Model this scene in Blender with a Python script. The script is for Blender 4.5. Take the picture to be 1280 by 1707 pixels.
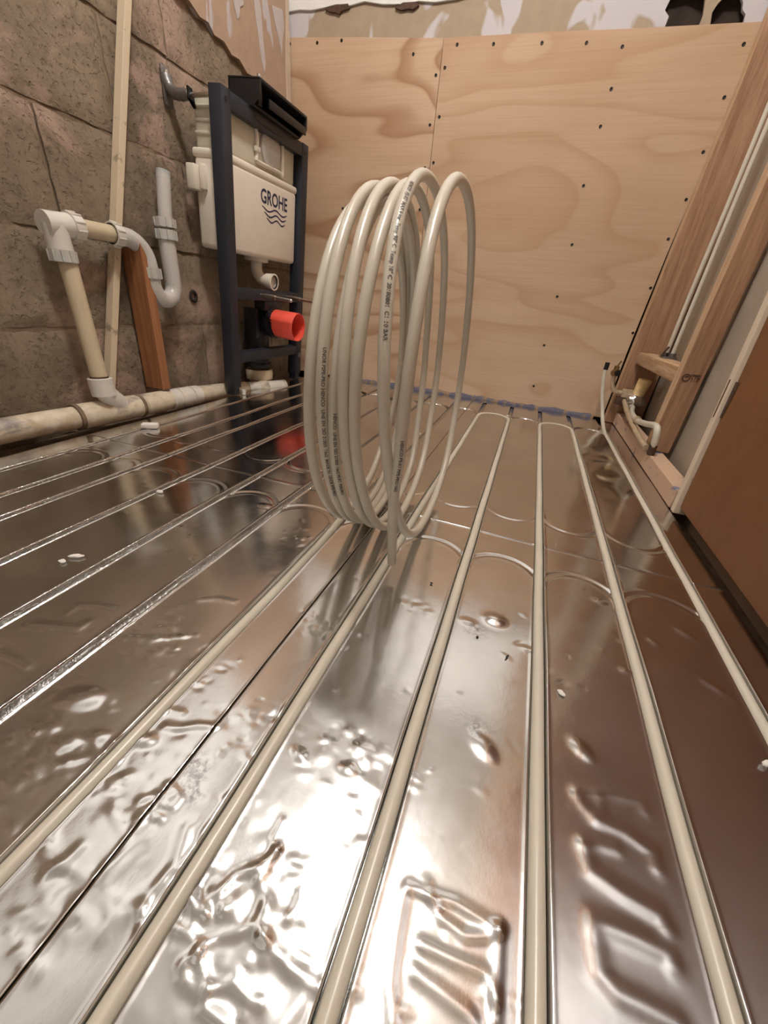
import bpy, bmesh, math, random
import numpy as np
from mathutils import Vector, Matrix, noise

PI = math.pi
random.seed(7)
for o in list(bpy.data.objects):
    bpy.data.objects.remove(o, do_unlink=True)
scene = bpy.context.scene
C = scene.collection

# ------------------------------------------------------------------ camera
cam_d = bpy.data.cameras.new('camera')
cam_d.sensor_fit = 'VERTICAL'
cam_d.sensor_height = 36.0
cam_d.sensor_width = 27.0
cam_d.lens = 641.0 / 1707.0 * 36.0
cam_d.clip_start = 0.01
cam = bpy.data.objects.new('camera', cam_d)
C.objects.link(cam)
yaw, pitch, roll = math.radians(17.335), math.radians(-28.788), math.radians(5.4835)
cam.matrix_world = (Matrix.Translation((0, 0, 0.385)) @ Matrix.Rotation(yaw, 4, 'Z')
                    @ Matrix.Rotation(PI / 2 + pitch, 4, 'X') @ Matrix.Rotation(roll, 4, 'Z'))
scene.camera = cam

# ------------------------------------------------------------------ world, exposure
world = bpy.data.worlds.new('world')
scene.world = world
world.use_nodes = True
world.node_tree.nodes['Background'].inputs[0].default_value = (1.0, 0.9, 0.8, 1)
world.node_tree.nodes['Background'].inputs[1].default_value = 0.02
vs = scene.view_settings
vs.view_transform = 'Standard'
vs.look = 'None'
vs.gamma = 1.0
vs.use_curve_mapping = False
vs.exposure = 0.0
LAMP_STRENGTH = 134.0
LAMP_COLOR = (1.0, 0.965, 0.925, 1)
LAMP_AT = (-0.22, 0.68, 2.30)

# ------------------------------------------------------------------ key measures (metres)
X_LEFT, Y_BACK, Z_CEIL, Y_FRONT = -1.20, 1.955, 2.30, -0.95
GROOVES = [0.3480, 0.2230, 0.1012, -0.0218, -0.1465, -0.2720, -0.4035, -0.5330, -0.6620, -0.7920, -0.8800, -0.9990]
SEAM_X, SEAM_Y = -0.207, 0.688
PIPE_R = 0.0071

# ------------------------------------------------------------------ helpers
def tag(o, label=None, cat=None, group=None, kind=None):
    if label: o['label'] = label
    if cat: o['category'] = cat
    if group: o['group'] = group
    if kind: o['kind'] = kind
    return o

def empty(name, loc=(0, 0, 0), rot=(0, 0, 0)):
    o = bpy.data.objects.new(name, None)
    C.objects.link(o)
    o.empty_display_size = 0.05
    o.location = loc
    o.rotation_euler = rot
    return o

def mw(o):
    m = o.matrix_basis.copy()
    if o.parent:
        m = mw(o.parent) @ o.matrix_parent_inverse @ m
    return m

class MB:
    """collects verts and faces of one part"""
    def __init__(self):
        self.v, self.f, self.sm = [], [], []
    def add(self, vs_, fs, smooth=False):
        n = len(self.v)
        self.v += [tuple(p) for p in vs_]
        for f in fs:
            self.f.append([i + n for i in f]); self.sm.append(smooth)
        return self
    def box(self, c, s, M=None):
        x, y, z = s[0] / 2, s[1] / 2, s[2] / 2
        vs_ = [Vector((sx * x, sy * y, sz * z)) for sx in (-1, 1) for sy in (-1, 1) for sz in (-1, 1)]
        M = M or Matrix.Identity(3)
        vs_ = [M @ p + Vector(c) for p in vs_]
        return self.add(vs_, [(0, 1, 3, 2), (4, 6, 7, 5), (0, 4, 5, 1), (2, 3, 7, 6), (0, 2, 6, 4), (1, 5, 7, 3)])
    def bb(self, lo, hi):
        return self.box([(a + b) / 2 for a, b in zip(lo, hi)], [b - a for a, b in zip(lo, hi)])
    def rbox(self, lo, hi, r=0.003, seg=2):
        bm = bmesh.new()
        bmesh.ops.create_cube(bm, size=1)
        for v in bm.verts:
            v.co = Vector([(a + b) / 2 + c * (b - a) for a, b, c in zip(lo, hi, v.co)])
        bmesh.ops.bevel(bm, geom=list(bm.edges), offset=r, segments=seg, profile=0.5, affect='EDGES')
        return self.bm(bm, True)
    def bm(self, bm, smooth=False, M=None):
        bm.verts.index_update()
        self.add([(M @ v.co) if M else v.co for v in bm.verts], [[v.index for v in f.verts] for f in bm.faces], smooth)
        bm.free()
        return self
    def prism(self, pts, a, b, axis='x'):
        """2-D outline extruded from a to b along axis; outline is (y,z), (x,z) or (x,y)"""
        def P(p, t):
            return {'x': (t, p[0], p[1]), 'y': (p[0], t, p[1]), 'z': (p[0], p[1], t)}[axis]
        n = len(pts)
        vs_ = [P(p, a) for p in pts] + [P(p, b) for p in pts]
        fs = [list(range(n))[::-1], [n + i for i in range(n)]] + [(i, (i + 1) % n, n + (i + 1) % n, n + i) for i in range(n)]
        return self.add(vs_, fs)
    def tube(self, path, r, seg=16, caps=True, up=None, smooth=True):
        path = [Vector(p) for p in path]
        n = len(path)
        rs = r if isinstance(r, (list, tuple)) else [r] * n
        tan = [(path[min(i + 1, n - 1)] - path[max(i - 1, 0)]).normalized() for i in range(n)]
        u = Vector(up) if up else (Vector((0, 0, 1)) if abs(tan[0].z) < 0.9 else Vector((1, 0, 0)))
        vs_, fs = [], []
        for i in range(n):
            u = (u - tan[i] * u.dot(tan[i])).normalized()
            w = tan[i].cross(u)
            for k in range(seg):
                a = 2 * PI * k / seg
                vs_.append(path[i] + (u * math.cos(a) + w * math.sin(a)) * rs[i])
        for i in range(n - 1):
            for k in range(seg):
                k2 = (k + 1) % seg
                fs.append((i * seg + k, i * seg + k2, (i + 1) * seg + k2, (i + 1) * seg + k))
        self.add(vs_, fs, smooth)
        if caps:
            m = len(self.v) - len(vs_)
            self.f.append([m + k for k in range(seg)][::-1]); self.sm.append(False)
            self.f.append([m + (n - 1) * seg + k for k in range(seg)]); self.sm.append(False)
        return self
    def cyl(self, a, b, r, seg=24, r2=None):
        return self.tube([a, b], [r, r if r2 is None else r2], seg)
    def lathe(self, prof, origin, axis, seg=28, closed=False, smooth=True):
        """profile [(along, radius)] turned round axis through origin"""
        ax = Vector(axis).normalized()
        u = Vector((0, 0, 1)) if abs(ax.z) < 0.9 else Vector((1, 0, 0))
        u = (u - ax * u.dot(ax)).normalized(); w = ax.cross(u); o = Vector(origin)
        vs_, fs = [], []
        n = len(prof)
        for (t, r) in prof:
            for k in range(seg):
                a = 2 * PI * k / seg
                vs_.append(o + ax * t + (u * math.cos(a) + w * math.sin(a)) * r)
        for i in range(n if closed else n - 1):
            j = (i + 1) % n
            for k in range(seg):
                k2 = (k + 1) % seg
                fs.append((i * seg + k, i * seg + k2, j * seg + k2, j * seg + k))
        return self.add(vs_, fs, smooth)
    def ring(self, o, axis, r_in, r_out, length, seg=28):
        return self.lathe([(0, r_in), (0, r_out), (length, r_out), (length, r_in)], o, axis, seg, True, False)
    def build(self, name, mat, parent=None, bevel=0.0, world_coords=False, smooth_angle=True):
        me = bpy.data.meshes.new(name)
        me.from_pydata(self.v, [], self.f)
        me.polygons.foreach_set('use_smooth', self.sm)
        bm = bmesh.new(); bm.from_mesh(me)
        bmesh.ops.remove_doubles(bm, verts=list(bm.verts), dist=1e-6)
        bmesh.ops.recalc_face_normals(bm, faces=list(bm.faces))
        if bevel:
            es = [e for e in bm.edges if len(e.link_faces) == 2 and e.calc_face_angle(0) > 0.6]
            bmesh.ops.bevel(bm, geom=es, offset=bevel, segments=2, profile=0.5, affect='EDGES')
        bm.to_mesh(me); bm.free()
        me.materials.append(mat)
        if any(p.use_smooth for p in me.polygons):
            try:
                me.set_sharp_from_angle(angle=0.7)
            except Exception:
                pass
        return link(me, name, parent, world_coords)

def link(me, name, parent=None, world_coords=False):
    o = bpy.data.objects.new(name, me)
    C.objects.link(o)
    if parent:
        o.parent = parent
        if world_coords:
            o.matrix_parent_inverse = mw(parent).inverted()
    return o

def catmull(pts, n=8):
    P = [Vector(p) for p in pts]
    P = [P[0] * 2 - P[1]] + P + [P[-1] * 2 - P[-2]]
    out = []
    for i in range(1, len(P) - 2):
        for k in range(n):
            t = k / n
            a, b, c, d = P[i - 1], P[i], P[i + 1], P[i + 2]
            out.append(0.5 * ((2 * b) + (c - a) * t + (2 * a - 5 * b + 4 * c - d) * t * t + (3 * b - a - 3 * c + d) * t ** 3))
    out.append(P[-2])
    return out

def text_mesh(body, size, bold=0.0):
    cu = bpy.data.curves.new('lettering', 'FONT')
    cu.body = body; cu.size = size; cu.offset = bold; cu.resolution_u = 3; cu.fill_mode = 'FRONT'
    ob = bpy.data.objects.new('lettering', cu)
    C.objects.link(ob)
    dg = bpy.context.evaluated_depsgraph_get()
    me = bpy.data.meshes.new_from_object(ob.evaluated_get(dg))
    v = [tuple(p.co) for p in me.vertices]; f = [list(p.vertices) for p in me.polygons]
    bpy.data.objects.remove(ob); bpy.data.curves.remove(cu); bpy.data.meshes.remove(me)
    return v, f

# ------------------------------------------------------------------ materials
class NT:
    def __init__(self, name):
        self.m = bpy.data.materials.new(name); self.m.use_nodes = True
        self.t = self.m.node_tree; self.b = self.t.nodes['Principled BSDF']
        self.co = self.t.nodes.new('ShaderNodeTexCoord').outputs['Object']
    def n(self, kind, **inp):
        nd = self.t.nodes.new(kind)
        for k, v in inp.items():
            s = nd.inputs[k.replace('_', ' ')]
            if hasattr(v, 'is_output') or isinstance(v, bpy.types.NodeSocket):
                self.t.links.new(v, s)
            else:
                s.default_value = v
        return nd
    def map(self, scale=(1, 1, 1), loc=(0, 0, 0), rot=(0, 0, 0)):
        return self.n('ShaderNodeMapping', Vector=self.co, Scale=scale, Location=loc, Rotation=rot).outputs[0]
    def noise(self, scale, detail=4, rough=0.55, vec=None, dist=0.0):
        return self.n('ShaderNodeTexNoise', Vector=vec or self.co, Scale=scale, Detail=detail, Roughness=rough, Distortion=dist).outputs[0]
    def vor(self, scale, vec=None):
        return self.n('ShaderNodeTexVoronoi', Vector=vec or self.co, Scale=scale).outputs[0]
    def math(self, op, a, b=0.0, clamp=False):
        nd = self.t.nodes.new('ShaderNodeMath'); nd.operation = op; nd.use_clamp = clamp
        for s, v in zip(nd.inputs, (a, b)):
            if isinstance(v, bpy.types.NodeSocket): self.t.links.new(v, s)
            else: s.default_value = v
        return nd.outputs[0]
    def ramp(self, fac, stops, ease=False):
        nd = self.t.nodes.new('ShaderNodeValToRGB'); self.t.links.new(fac, nd.inputs[0])
        el = nd.color_ramp.elements
        while len(el) < len(stops): el.new(0.5)
        for e, (p, c) in zip(el, stops):
            e.position = p
            e.color = (c, c, c, 1) if isinstance(c, (int, float)) else (*c, 1)
        if ease: nd.color_ramp.interpolation = 'EASE'
        return nd.outputs[0]
    def mix(self, fac, a, b, mode='MIX'):
        nd = self.t.nodes.new('ShaderNodeMix'); nd.data_type = 'RGBA'; nd.blend_type = mode
        for s, v in ((nd.inputs[0], fac), (nd.inputs[6], a), (nd.inputs[7], b)):
            if isinstance(v, bpy.types.NodeSocket): self.t.links.new(v, s)
            elif isinstance(v, (int, float)): s.default_value = v
            else: s.default_value = (*v, 1)
        return nd.outputs[2]
    def set(self, **kw):
        for k, v in kw.items():
            s = self.b.inputs[k.replace('_', ' ')]
            if isinstance(v, bpy.types.NodeSocket): self.t.links.new(v, s)
            elif isinstance(v, tuple): s.default_value = (*v, 1) if len(v) == 3 else v
            else: s.default_value = v
        return self
    def bump(self, h, strength=0.3, dist=0.002, normal=None):
        nd = self.n('ShaderNodeBump', Height=h, Strength=strength, Distance=dist)
        if normal: self.t.links.new(normal, nd.inputs['Normal'])
        self.t.links.new(nd.outputs[0], self.b.inputs['Normal'])
        return nd.outputs[0]

def srgb(r, g, b):
    f = lambda c: (c / 255 / 12.92) if c / 255 <= 0.04045 else ((c / 255 + 0.055) / 1.055) ** 2.4
    return (f(r), f(g), f(b))

def plain(name, col, rough=0.5, metal=0.0, var=0.12, vscale=40, bump=0.1, bscale=300, spec=None):
    t = NT(name)
    f = t.noise(vscale, 3)
    c = t.mix(t.ramp(f, [(0.3, 0.0), (0.7, 1.0)]), tuple(x * (1 - var) for x in col), tuple(min(1, x * (1 + var)) for x in col))
    t.set(Base_Color=c, Roughness=rough, Metallic=metal)
    if spec is not None: t.set(Specular_IOR_Level=spec)
    if bump: t.bump(t.noise(bscale, 2), bump, 0.001)
    return t.m

def m_foil():
    t = NT('foil')
    fine = t.noise(900, 2, 0.5, t.map((1, 0.15, 1)))
    mid = t.noise(38, 4, 0.6)
    blot = t.noise(7, 4, 0.6)
    base = t.mix(t.ramp(blot, [(0.35, 0.0), (0.65, 1.0)]), (0.645, 0.645, 0.64), (0.71, 0.71, 0.70))
    rough = t.math('ADD', t.math('MULTIPLY', t.ramp(mid, [(0.35, 0.0), (0.7, 1.0)]), 0.05), 0.130)
    # scuffs with a place of their own on the foil
    for (x, y, r) in ((0.039, 0.273, 0.016), (-0.196, 0.135, 0.020), (-0.185, 0.118, 0.016), (0.018, 0.414, 0.020), (-0.14, 0.075, 0.02), (-0.118, 0.1, 0.015)):
        d = t.n('ShaderNodeVectorMath', Vector=t.co); d.operation = 'DISTANCE'; d.inputs[1].default_value = (x, y, 0)
        near = t.ramp(t.math('DIVIDE', d.outputs['Value'], r), [(0.25, 1.0), (1.0, 0.0)])
        pat = t.math('MULTIPLY', near, t.ramp(t.noise(120, 5, 0.7), [(0.44, 0.0), (0.62, 1.0)]))
        base = t.mix(pat, base, (0.30, 0.28, 0.285))
        rough = t.math('ADD', rough, t.math('MULTIPLY', pat, 0.08))
    t.set(Base_Color=base, Metallic=1.0, Roughness=rough)
    h = t.math('ADD', t.math('MULTIPLY', mid, 1.0), t.math('MULTIPLY', fine, 0.05))
    nrm = t.bump(h, 0.035, 0.004)
    at = t.t.nodes.new('ShaderNodeAttribute'); at.attribute_name = 'crinkle'      # crumpled lining of the empty grooves
    cr = t.math('MULTIPLY', t.noise(150, 3, 0.6, t.map((1.0, 0.8, 0.2))), at.outputs['Fac'])
    t.bump(cr, 0.9, 0.004, nrm)
    return t.m

def m_plywood(name, off, contrast, dark):
    t = NT(name)
    field = t.noise(1.0, 2.2, 0.45, t.map((0.75, 1, 2.4), off), 0.35)
    band = t.math('FRACT', t.math('MULTIPLY', field, 13.0))
    line = t.ramp(band, [(0.0, 0.15), (0.10, 0.0), (0.55, 0.12), (0.93, 1.0), (1.0, 0.15)])
    wide = t.ramp(t.noise(1.3, 3, 0.5, t.map((0.8, 1, 1.7), (4.1, 0, off[2]))), [(0.35, 0.0), (0.68, 1.0)])
    fib = t.noise(60, 4, 0.7, t.map((0.06, 1, 3.2)))
    base = t.mix(wide, srgb(203, 176, 148), srgb(187, 157, 128))
    base = t.mix(t.math('MULTIPLY', line, contrast), base, dark)
    base = t.mix(t.math('MULTIPLY', t.ramp(fib, [(0.42, 0.0), (0.75, 1.0)]), 0.22), base, srgb(150, 106, 70))
    t.set(Base_Color=base, Roughness=0.62, Specular_IOR_Level=0.25)
    t.bump(fib, 0.08, 0.001)
    return t.m

def m_timber(name, light, dark, axis='z', knots=True):
    t = NT(name)
    sc = {'z': (9, 9, 0.5), 'y': (9, 0.5, 9)}[axis]
    g = t.noise(9, 4, 0.6, t.map(sc), 0.4)
    g2 = t.noise(55, 3, 0.6, t.map(sc))
    f = t.math('ADD', t.math('MULTIPLY', g, 0.7), t.math('MULTIPLY', g2, 0.3))
    c = t.mix(t.ramp(f, [(0.38, 0.0), (0.64, 1.0)]), light, dark)
    if knots:
        k = t.vor(4.3, t.map((1.6, 1.6, 1.0) if axis == 'z' else (1.6, 1.0, 1.6)))
        c = t.mix(t.ramp(k, [(0.05, 0.85), (0.14, 0.0)]), c, tuple(x * 0.35 for x in dark))
    t.set(Base_Color=c, Roughness=0.65, Specular_IOR_Level=0.25)
    t.bump(f, 0.15, 0.002)
    return t.m

def m_block():
    t = NT('concrete_block')
    a = t.noise(5.5, 5, 0.6); b = t.noise(34, 5, 0.65); p = t.noise(3.1, 5, 0.65, t.map((1, 1, 1.3), (3.3, 1.7, 0)), 0.6)
    c = t.mix(t.ramp(a, [(0.33, 0.0), (0.68, 1.0)]), srgb(114, 100, 84), srgb(144, 128, 108))
    c = t.mix(t.ramp(b, [(0.30, 0.5), (0.46, 0.0)]), c, srgb(88, 74, 60))
    c = t.mix(t.ramp(p, [(0.51, 0.0), (0.60, 0.8)]), c, srgb(172, 146, 130))
    t.set(Base_Color=c, Roughness=0.92, Specular_IOR_Level=0.15)
    pits = t.ramp(t.noise(75, 4, 0.6), [(0.34, 0.0), (0.44, 1.0)])
    fine = t.noise(240, 3, 0.6)
    h = t.math('ADD', t.math('ADD', t.math('MULTIPLY', b, 0.9), t.math('MULTIPLY', pits, 0.35)), t.math('MULTIPLY', fine, 0.12))
    t.bump(h, 0.85, 0.007)
    return t.m

def m_plaster(name, base, paint, off, thr=0.53, stretch=(7, 7, 1.6)):
    t = NT(name)
    p = t.noise(1.6, 3, 0.55, t.map(stretch, off), 0.5)
    s = t.noise(30, 5, 0.6)
    c = t.mix(t.ramp(s, [(0.35, 0.0), (0.7, 1.0)]), tuple(x * 0.9 for x in base), base)
    m = t.ramp(p, [(thr, 0.0), (thr + 0.025, 1.0)])
    c = t.mix(m, c, paint)
    t.set(Base_Color=c, Roughness=0.85, Specular_IOR_Level=0.2)
    t.bump(t.math('ADD', t.math('MULTIPLY', m, 0.6), t.math('MULTIPLY', s, 0.5)), 0.4, 0.003)
    return t.m

def m_dirty_pipe():
    t = NT('dirty_white_plastic')
    d = t.noise(9, 5, 0.65, t.map((1, 0.5, 2.2)), 0.6)
    e = t.noise(40, 5, 0.7)
    c = t.mix(t.ramp(e, [(0.3, 0.0), (0.7, 1.0)]), srgb(196, 180, 152), srgb(222, 210, 190))
    c = t.mix(t.ramp(d, [(0.52, 0.0), (0.64, 0.8)]), c, srgb(104, 98, 104))
    c = t.mix(t.ramp(t.noise(16, 4, 0.6, t.map((1, 1, 1), (5, 3, 1))), [(0.55, 0.0), (0.7, 0.5)]), c, srgb(170, 134, 92))
    t.set(Base_Color=c, Roughness=0.42)
    t.bump(e, 0.15, 0.002)
    return t.m

def m_painted_edge(name, wood, paint, thr, scale=9):
    t = NT(name)
    p = t.noise(scale, 5, 0.7)
    c = t.mix(t.ramp(p, [(thr, 0.0), (thr + 0.06, 0.85)]), wood, paint)
    t.set(Base_Color=c, Roughness=0.8, Specular_IOR_Level=0.2)
    t.bump(p, 0.3, 0.003)
    return t.m

def m_door():
    t = NT('brown_door')
    a = t.noise(3.2, 5, 0.6, t.map((1, 1, 0.6))); g = t.noise(40, 4, 0.6, t.map((6, 6, 0.35)))
    c = t.mix(t.ramp(a, [(0.35, 0.0), (0.66, 1.0)]), srgb(106, 64, 33), srgb(128, 84, 49))
    c = t.mix(t.math('MULTIPLY', t.ramp(g, [(0.4, 0.0), (0.7, 1.0)]), 0.25), c, srgb(74, 44, 26))
    sp = t.ramp(t.noise(70, 3, 0.6), [(0.70, 0.0), (0.76, 0.5)])
    c = t.mix(sp, c, srgb(150, 118, 92))
    t.set(Base_Color=c, Roughness=0.5, Specular_IOR_Level=0.3)
    return t.m

def m_translucent():
    t = NT('translucent_plastic')
    s = t.noise(170, 2)
    c = t.mix(t.ramp(s, [(0.70, 0.0), (0.74, 0.9)]), srgb(190, 186, 180), srgb(60, 55, 60))
    t.set(Base_Color=c, Roughness=0.3, Subsurface_Weight=0.25, Subsurface_Scale=0.02)
    return t.m

def m_emit():
    t = NT('lamp_diffuser')
    t.set(Base_Color=(0.9, 0.9, 0.9), Emission_Color=LAMP_COLOR, Emission_Strength=LAMP_STRENGTH)
    return t.m

M = {
    'foil': m_foil(),
    'ply_a': m_plywood('plywood_pale', (0.3, 0, 0.55), 0.36, srgb(164, 122, 86)),
    'ply_b': m_plywood('plywood_figured', (7.7, 0, 2.35), 0.75, srgb(150, 108, 74)),
    'stud': m_timber('stud_timber', srgb(174, 136, 106), srgb(138, 101, 75)),
    'stud_edge': m_timber('lit_stud_edge', srgb(208, 178, 146), srgb(182, 146, 112)),  # stud timber lightened; stronger light on the inner faces is in this colour
    'plate': m_painted_edge('plate_timber', srgb(196, 164, 138), srgb(84, 98, 140), 0.585, 15),
    'board_brown': m_timber('orange_timber', srgb(166, 114, 76), srgb(134, 88, 58)),
    'batten': m_painted_edge('pale_batten', srgb(206, 188, 160), srgb(150, 134, 112), 0.58, 18),
    'block': m_block(),
    'mortar': plain('mortar', srgb(118, 100, 80), 0.95, var=0.3, vscale=30, bump=0.8, bscale=90),
    'plasterboard': m_plaster('torn_plasterboard', srgb(176, 150, 128), srgb(186, 178, 178), (2.0, 0.3, 1.0), 0.66),
    'strip': m_plaster('scraped_plaster', srgb(170, 152, 130), srgb(196, 190, 192), (0.4, 5.0, 0.8), 0.50, (3.4, 3.4, 2.2)),
    'white_wall': plain('white_paint', srgb(226, 224, 221), 0.8, var=0.04, vscale=12, bump=0.15, bscale=60),
    'grey_board': plain('grey_plasterboard', srgb(164, 150, 132), 0.9, var=0.08, vscale=8, bump=0.1, bscale=200),
    'grey_plaster': plain('grey_plaster', srgb(206, 205, 203), 0.9, var=0.06, vscale=6, bump=0.3, bscale=50),
    'bare_wall': plain('bare_plaster', srgb(176, 152, 130), 0.9, var=0.15, vscale=6, bump=0.3, bscale=50),
    'subfloor': plain('dusty_subfloor', srgb(112, 92, 74), 0.95, var=0.3, vscale=20, bump=0.5, bscale=80),
    'void': plain('dark_recess', srgb(52, 40, 32), 0.95, var=0.35, vscale=25, bump=0.6, bscale=70),
    'pipe': plain('ivory_pipe', srgb(207, 198, 180), 0.30, var=0.03, vscale=25, bump=0.03, bscale=200),
    'ink': plain('black_ink', srgb(88, 82, 76), 0.5, var=0.2, vscale=200, bump=0),
    'navy': plain('navy_steel', srgb(36, 39, 48), 0.45, var=0.12, vscale=60, bump=0.12, bscale=500),
    'black': plain('black_plastic', srgb(24, 24, 27), 0.35, var=0.2, vscale=60, bump=0.05),
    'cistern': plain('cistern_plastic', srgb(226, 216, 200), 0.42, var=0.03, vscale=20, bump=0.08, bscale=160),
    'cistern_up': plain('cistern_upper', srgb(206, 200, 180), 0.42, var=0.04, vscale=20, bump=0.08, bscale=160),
    'logo': plain('logo_navy', srgb(44, 44, 82), 0.5, var=0.1, bump=0),
    'red': plain('red_cap', srgb(244, 92, 74), 0.4, var=0.06, vscale=30, bump=0.03),
    'steel': plain('zinc_steel', srgb(196, 190, 180), 0.28, 1.0, var=0.1, vscale=60, bump=0.05),
    'grey_metal': plain('grey_bracket', srgb(128, 124, 122), 0.4, 0.7, var=0.15, vscale=50, bump=0.1),
    'dirty': m_dirty_pipe(),
    'waste_beige': plain('beige_waste', srgb(198, 182, 152), 0.4, var=0.08, vscale=14, bump=0.06),
    'waste_white': plain('white_waste', srgb(214, 208, 198), 0.35, var=0.06, vscale=20, bump=0.06),
    'trap': m_translucent(),
    'blue': m_painted_edge('blue_smear', srgb(178, 150, 120), srgb(110, 116, 142), 0.42, 26),
    'door': m_door(),
    'edge': m_painted_edge('pale_edging', srgb(214, 196, 172), srgb(150, 126, 98), 0.62, 30),
    'rust': plain('rusty_hinge', srgb(84, 62, 48), 0.6, 0.4, var=0.3, vscale=60, bump=0.3),
    'cork': plain('pale_cork', srgb(226, 194, 140), 0.7, var=0.1, vscale=80, bump=0.2),
    'tape': plain('foil_tape', (0.75, 0.74, 0.73), 0.16, 1.0, var=0.1, vscale=60, bump=0.9, bscale=55),
    'copper': plain('painted_copper', srgb(190, 168, 138), 0.4, 0.2, var=0.2, vscale=60, bump=0.1),
    'brass': plain('dull_brass', srgb(150, 122, 84), 0.4, 0.8, var=0.25, vscale=70, bump=0.2),
    'crumb': plain('white_crumb', srgb(232, 226, 216), 0.7, var=0.06, vscale=90, bump=0.4, bscale=200),
    'grit': plain('dark_grit', srgb(60, 52, 46), 0.8, var=0.2, vscale=90, bump=0.2),
    'screw': plain('black_screw', srgb(34, 30, 28), 0.5, 0.5, var=0.2, bump=0),
    'emit': m_emit(),
}

# ------------------------------------------------------------------ the room shell
def ply_top(x):
    return float(np.interp(x, [-1.2, -0.555, 0.42], [1.262, 1.222, 1.196]))

# --- ceiling and the two walls the photo does not show
tag(MB().bb((X_LEFT - 0.1, Y_FRONT, Z_CEIL), (0.75, Y_BACK + 0.15, Z_CEIL + 0.08)).build('ceiling', M['white_wall']),
    'flat white ceiling above the room', kind='structure')
tag(MB().bb((X_LEFT - 0.1, Y_FRONT - 0.1, -0.04), (0.75, Y_FRONT, Z_CEIL)).build('wall_front', M['grey_plaster']),
    'bare plaster wall behind the viewer', kind='structure')

# --- left wall of concrete blocks
wl = tag(MB().bb((X_LEFT - 0.12, Y_FRONT, -0.04), (X_LEFT - 0.007, Y_BACK + 0.15, Z_CEIL)).build('wall_left', M['mortar']),
         'bare concrete block wall with ragged mortar joints', kind='structure')
courses = [-0.035, 0.245, 0.468, 0.715, 0.950, 1.185, 1.420]

def block(y0, y1, z0, z1, seed):
    ny, nz = max(4, int((y1 - y0) / 0.022)), 11
    off = Vector((seed * 3.7, seed * 1.3, 0))
    dx = random.uniform(-0.003, 0.004)
    vs_, fs = [], []
    for j in range(nz + 1):
        for i in range(ny + 1):
            u, v = i / ny, j / nz
            y, z = y0 + (y1 - y0) * u, z0 + (z1 - z0) * v
            edge = min(u * (y1 - y0), (1 - u) * (y1 - y0), v * (z1 - z0), (1 - v) * (z1 - z0))
            n1 = noise.noise(Vector((y * 7, z * 7, 0)) + off); n2 = noise.noise(Vector((y * 38, z * 38, 5)) + off)
            x = X_LEFT + dx + n1 * 0.0055 + n2 * 0.0036
            if edge < 0.004:
                x -= 0.003 + 0.005 * max(0, n1 + 0.2)
                y += n2 * 0.005; z += noise.noise(Vector((y * 25, z * 25, 9)) + off) * 0.005
            elif edge < 0.03:
                x -= max(0, n2) * 0.006
            vs_.append((x, y, z))
    W = ny + 1
    for j in range(nz):
        for i in range(ny):
            fs.append((j * W + i, j * W + i + 1, (j + 1) * W + i + 1, (j + 1) * W + i))
    rim = [i for i in range(W)] + [j * W + ny for j in range(1, nz + 1)] + [nz * W + i for i in range(ny - 1, -1, -1)] + [j * W for j in range(nz - 1, 0, -1)]
    base = len(vs_)
    vs_ += [(X_LEFT - 0.02, vs_[i][1], vs_[i][2]) for i in rim]
    n = len(rim)
    for k in range(n):
        fs.append((rim[k], base + k, base + (k + 1) % n, rim[(k + 1) % n]))
    MB().add(vs_, fs, True).build('block', M['block'], wl)

sd = 1
for c in range(6):
    start = (0.86 if c % 2 == 0 else 1.08) - 0.44 * 4
    for k in range(7):
        y0, y1 = start + 0.44 * k + 0.003, start + 0.44 * (k + 1) - 0.003
        y0, y1 = max(y0, Y_FRONT + 0.002), min(y1, Y_BACK - 0.002)
        if y1 - y0 < 0.03: continue
        sd += 1
        block(y0, y1, courses[c] + 0.004, courses[c + 1] - 0.004, sd)
MB().bb((X_LEFT - 0.015, Y_FRONT + 0.002, 1.425), (X_LEFT, 1.19, Z_CEIL)).build('upper_plaster', M['grey_plaster'], wl)
# broken plasterboard left on the upper wall
low = [(1.19, 1.150), (1.25, 1.128), (1.30, 1.118), (1.36, 1.099), (1.40, 1.106), (1.44, 1.091), (1.475, 1.096), (1.50, 1.078), (1.545, 1.083),
       (1.58, 1.066), (1.62, 1.071), (1.66, 1.052), (1.70, 1.058), (1.75, 1.036), (1.80, 1.04), (1.85, 1.02), (1.948, 1.01)]
MB().prism(low + [(1.948, Z_CEIL), (1.19, Z_CEIL)], X_LEFT - 0.010, X_LEFT + 0.014, 'x').build('plasterboard', M['plasterboard'], wl)
# loose paper flaps and a pale corner bead on the plasterboard
for pts in ([(1.58, 1.235), (1.60, 1.22), (1.612, 1.185), (1.622, 1.165), (1.632, 1.175), (1.640, 1.20), (1.66, 1.215), (1.655, 1.26), (1.60, 1.27)],
            [(1.70, 1.28), (1.722, 1.245), (1.735, 1.19), (1.75, 1.12), (1.765, 1.09), (1.775, 1.12), (1.765, 1.18), (1.76, 1.25), (1.745, 1.29)],
            [(1.83, 1.29), (1.85, 1.25), (1.872, 1.222), (1.888, 1.185), (1.895, 1.23), (1.91, 1.27), (1.90, 1.31)]):
    MB().prism(pts, X_LEFT + 0.014, X_LEFT + 0.0165, 'x').build('paper_flap', plain('torn_paper', srgb(188, 178, 174), 0.85, var=0.06, vscale=30, bump=0.2), wl)
MB().prism([(1.918, 1.02), (1.945, 1.02), (1.945, Z_CEIL), (1.922, Z_CEIL), (1.926, 1.3), (1.915, 1.18)], X_LEFT + 0.014, X_LEFT + 0.018, 'x').build(
    'corner_bead', plain('corner_filler', srgb(196, 178, 156), 0.85, var=0.08, vscale=30, bump=0.3), wl)
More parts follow.
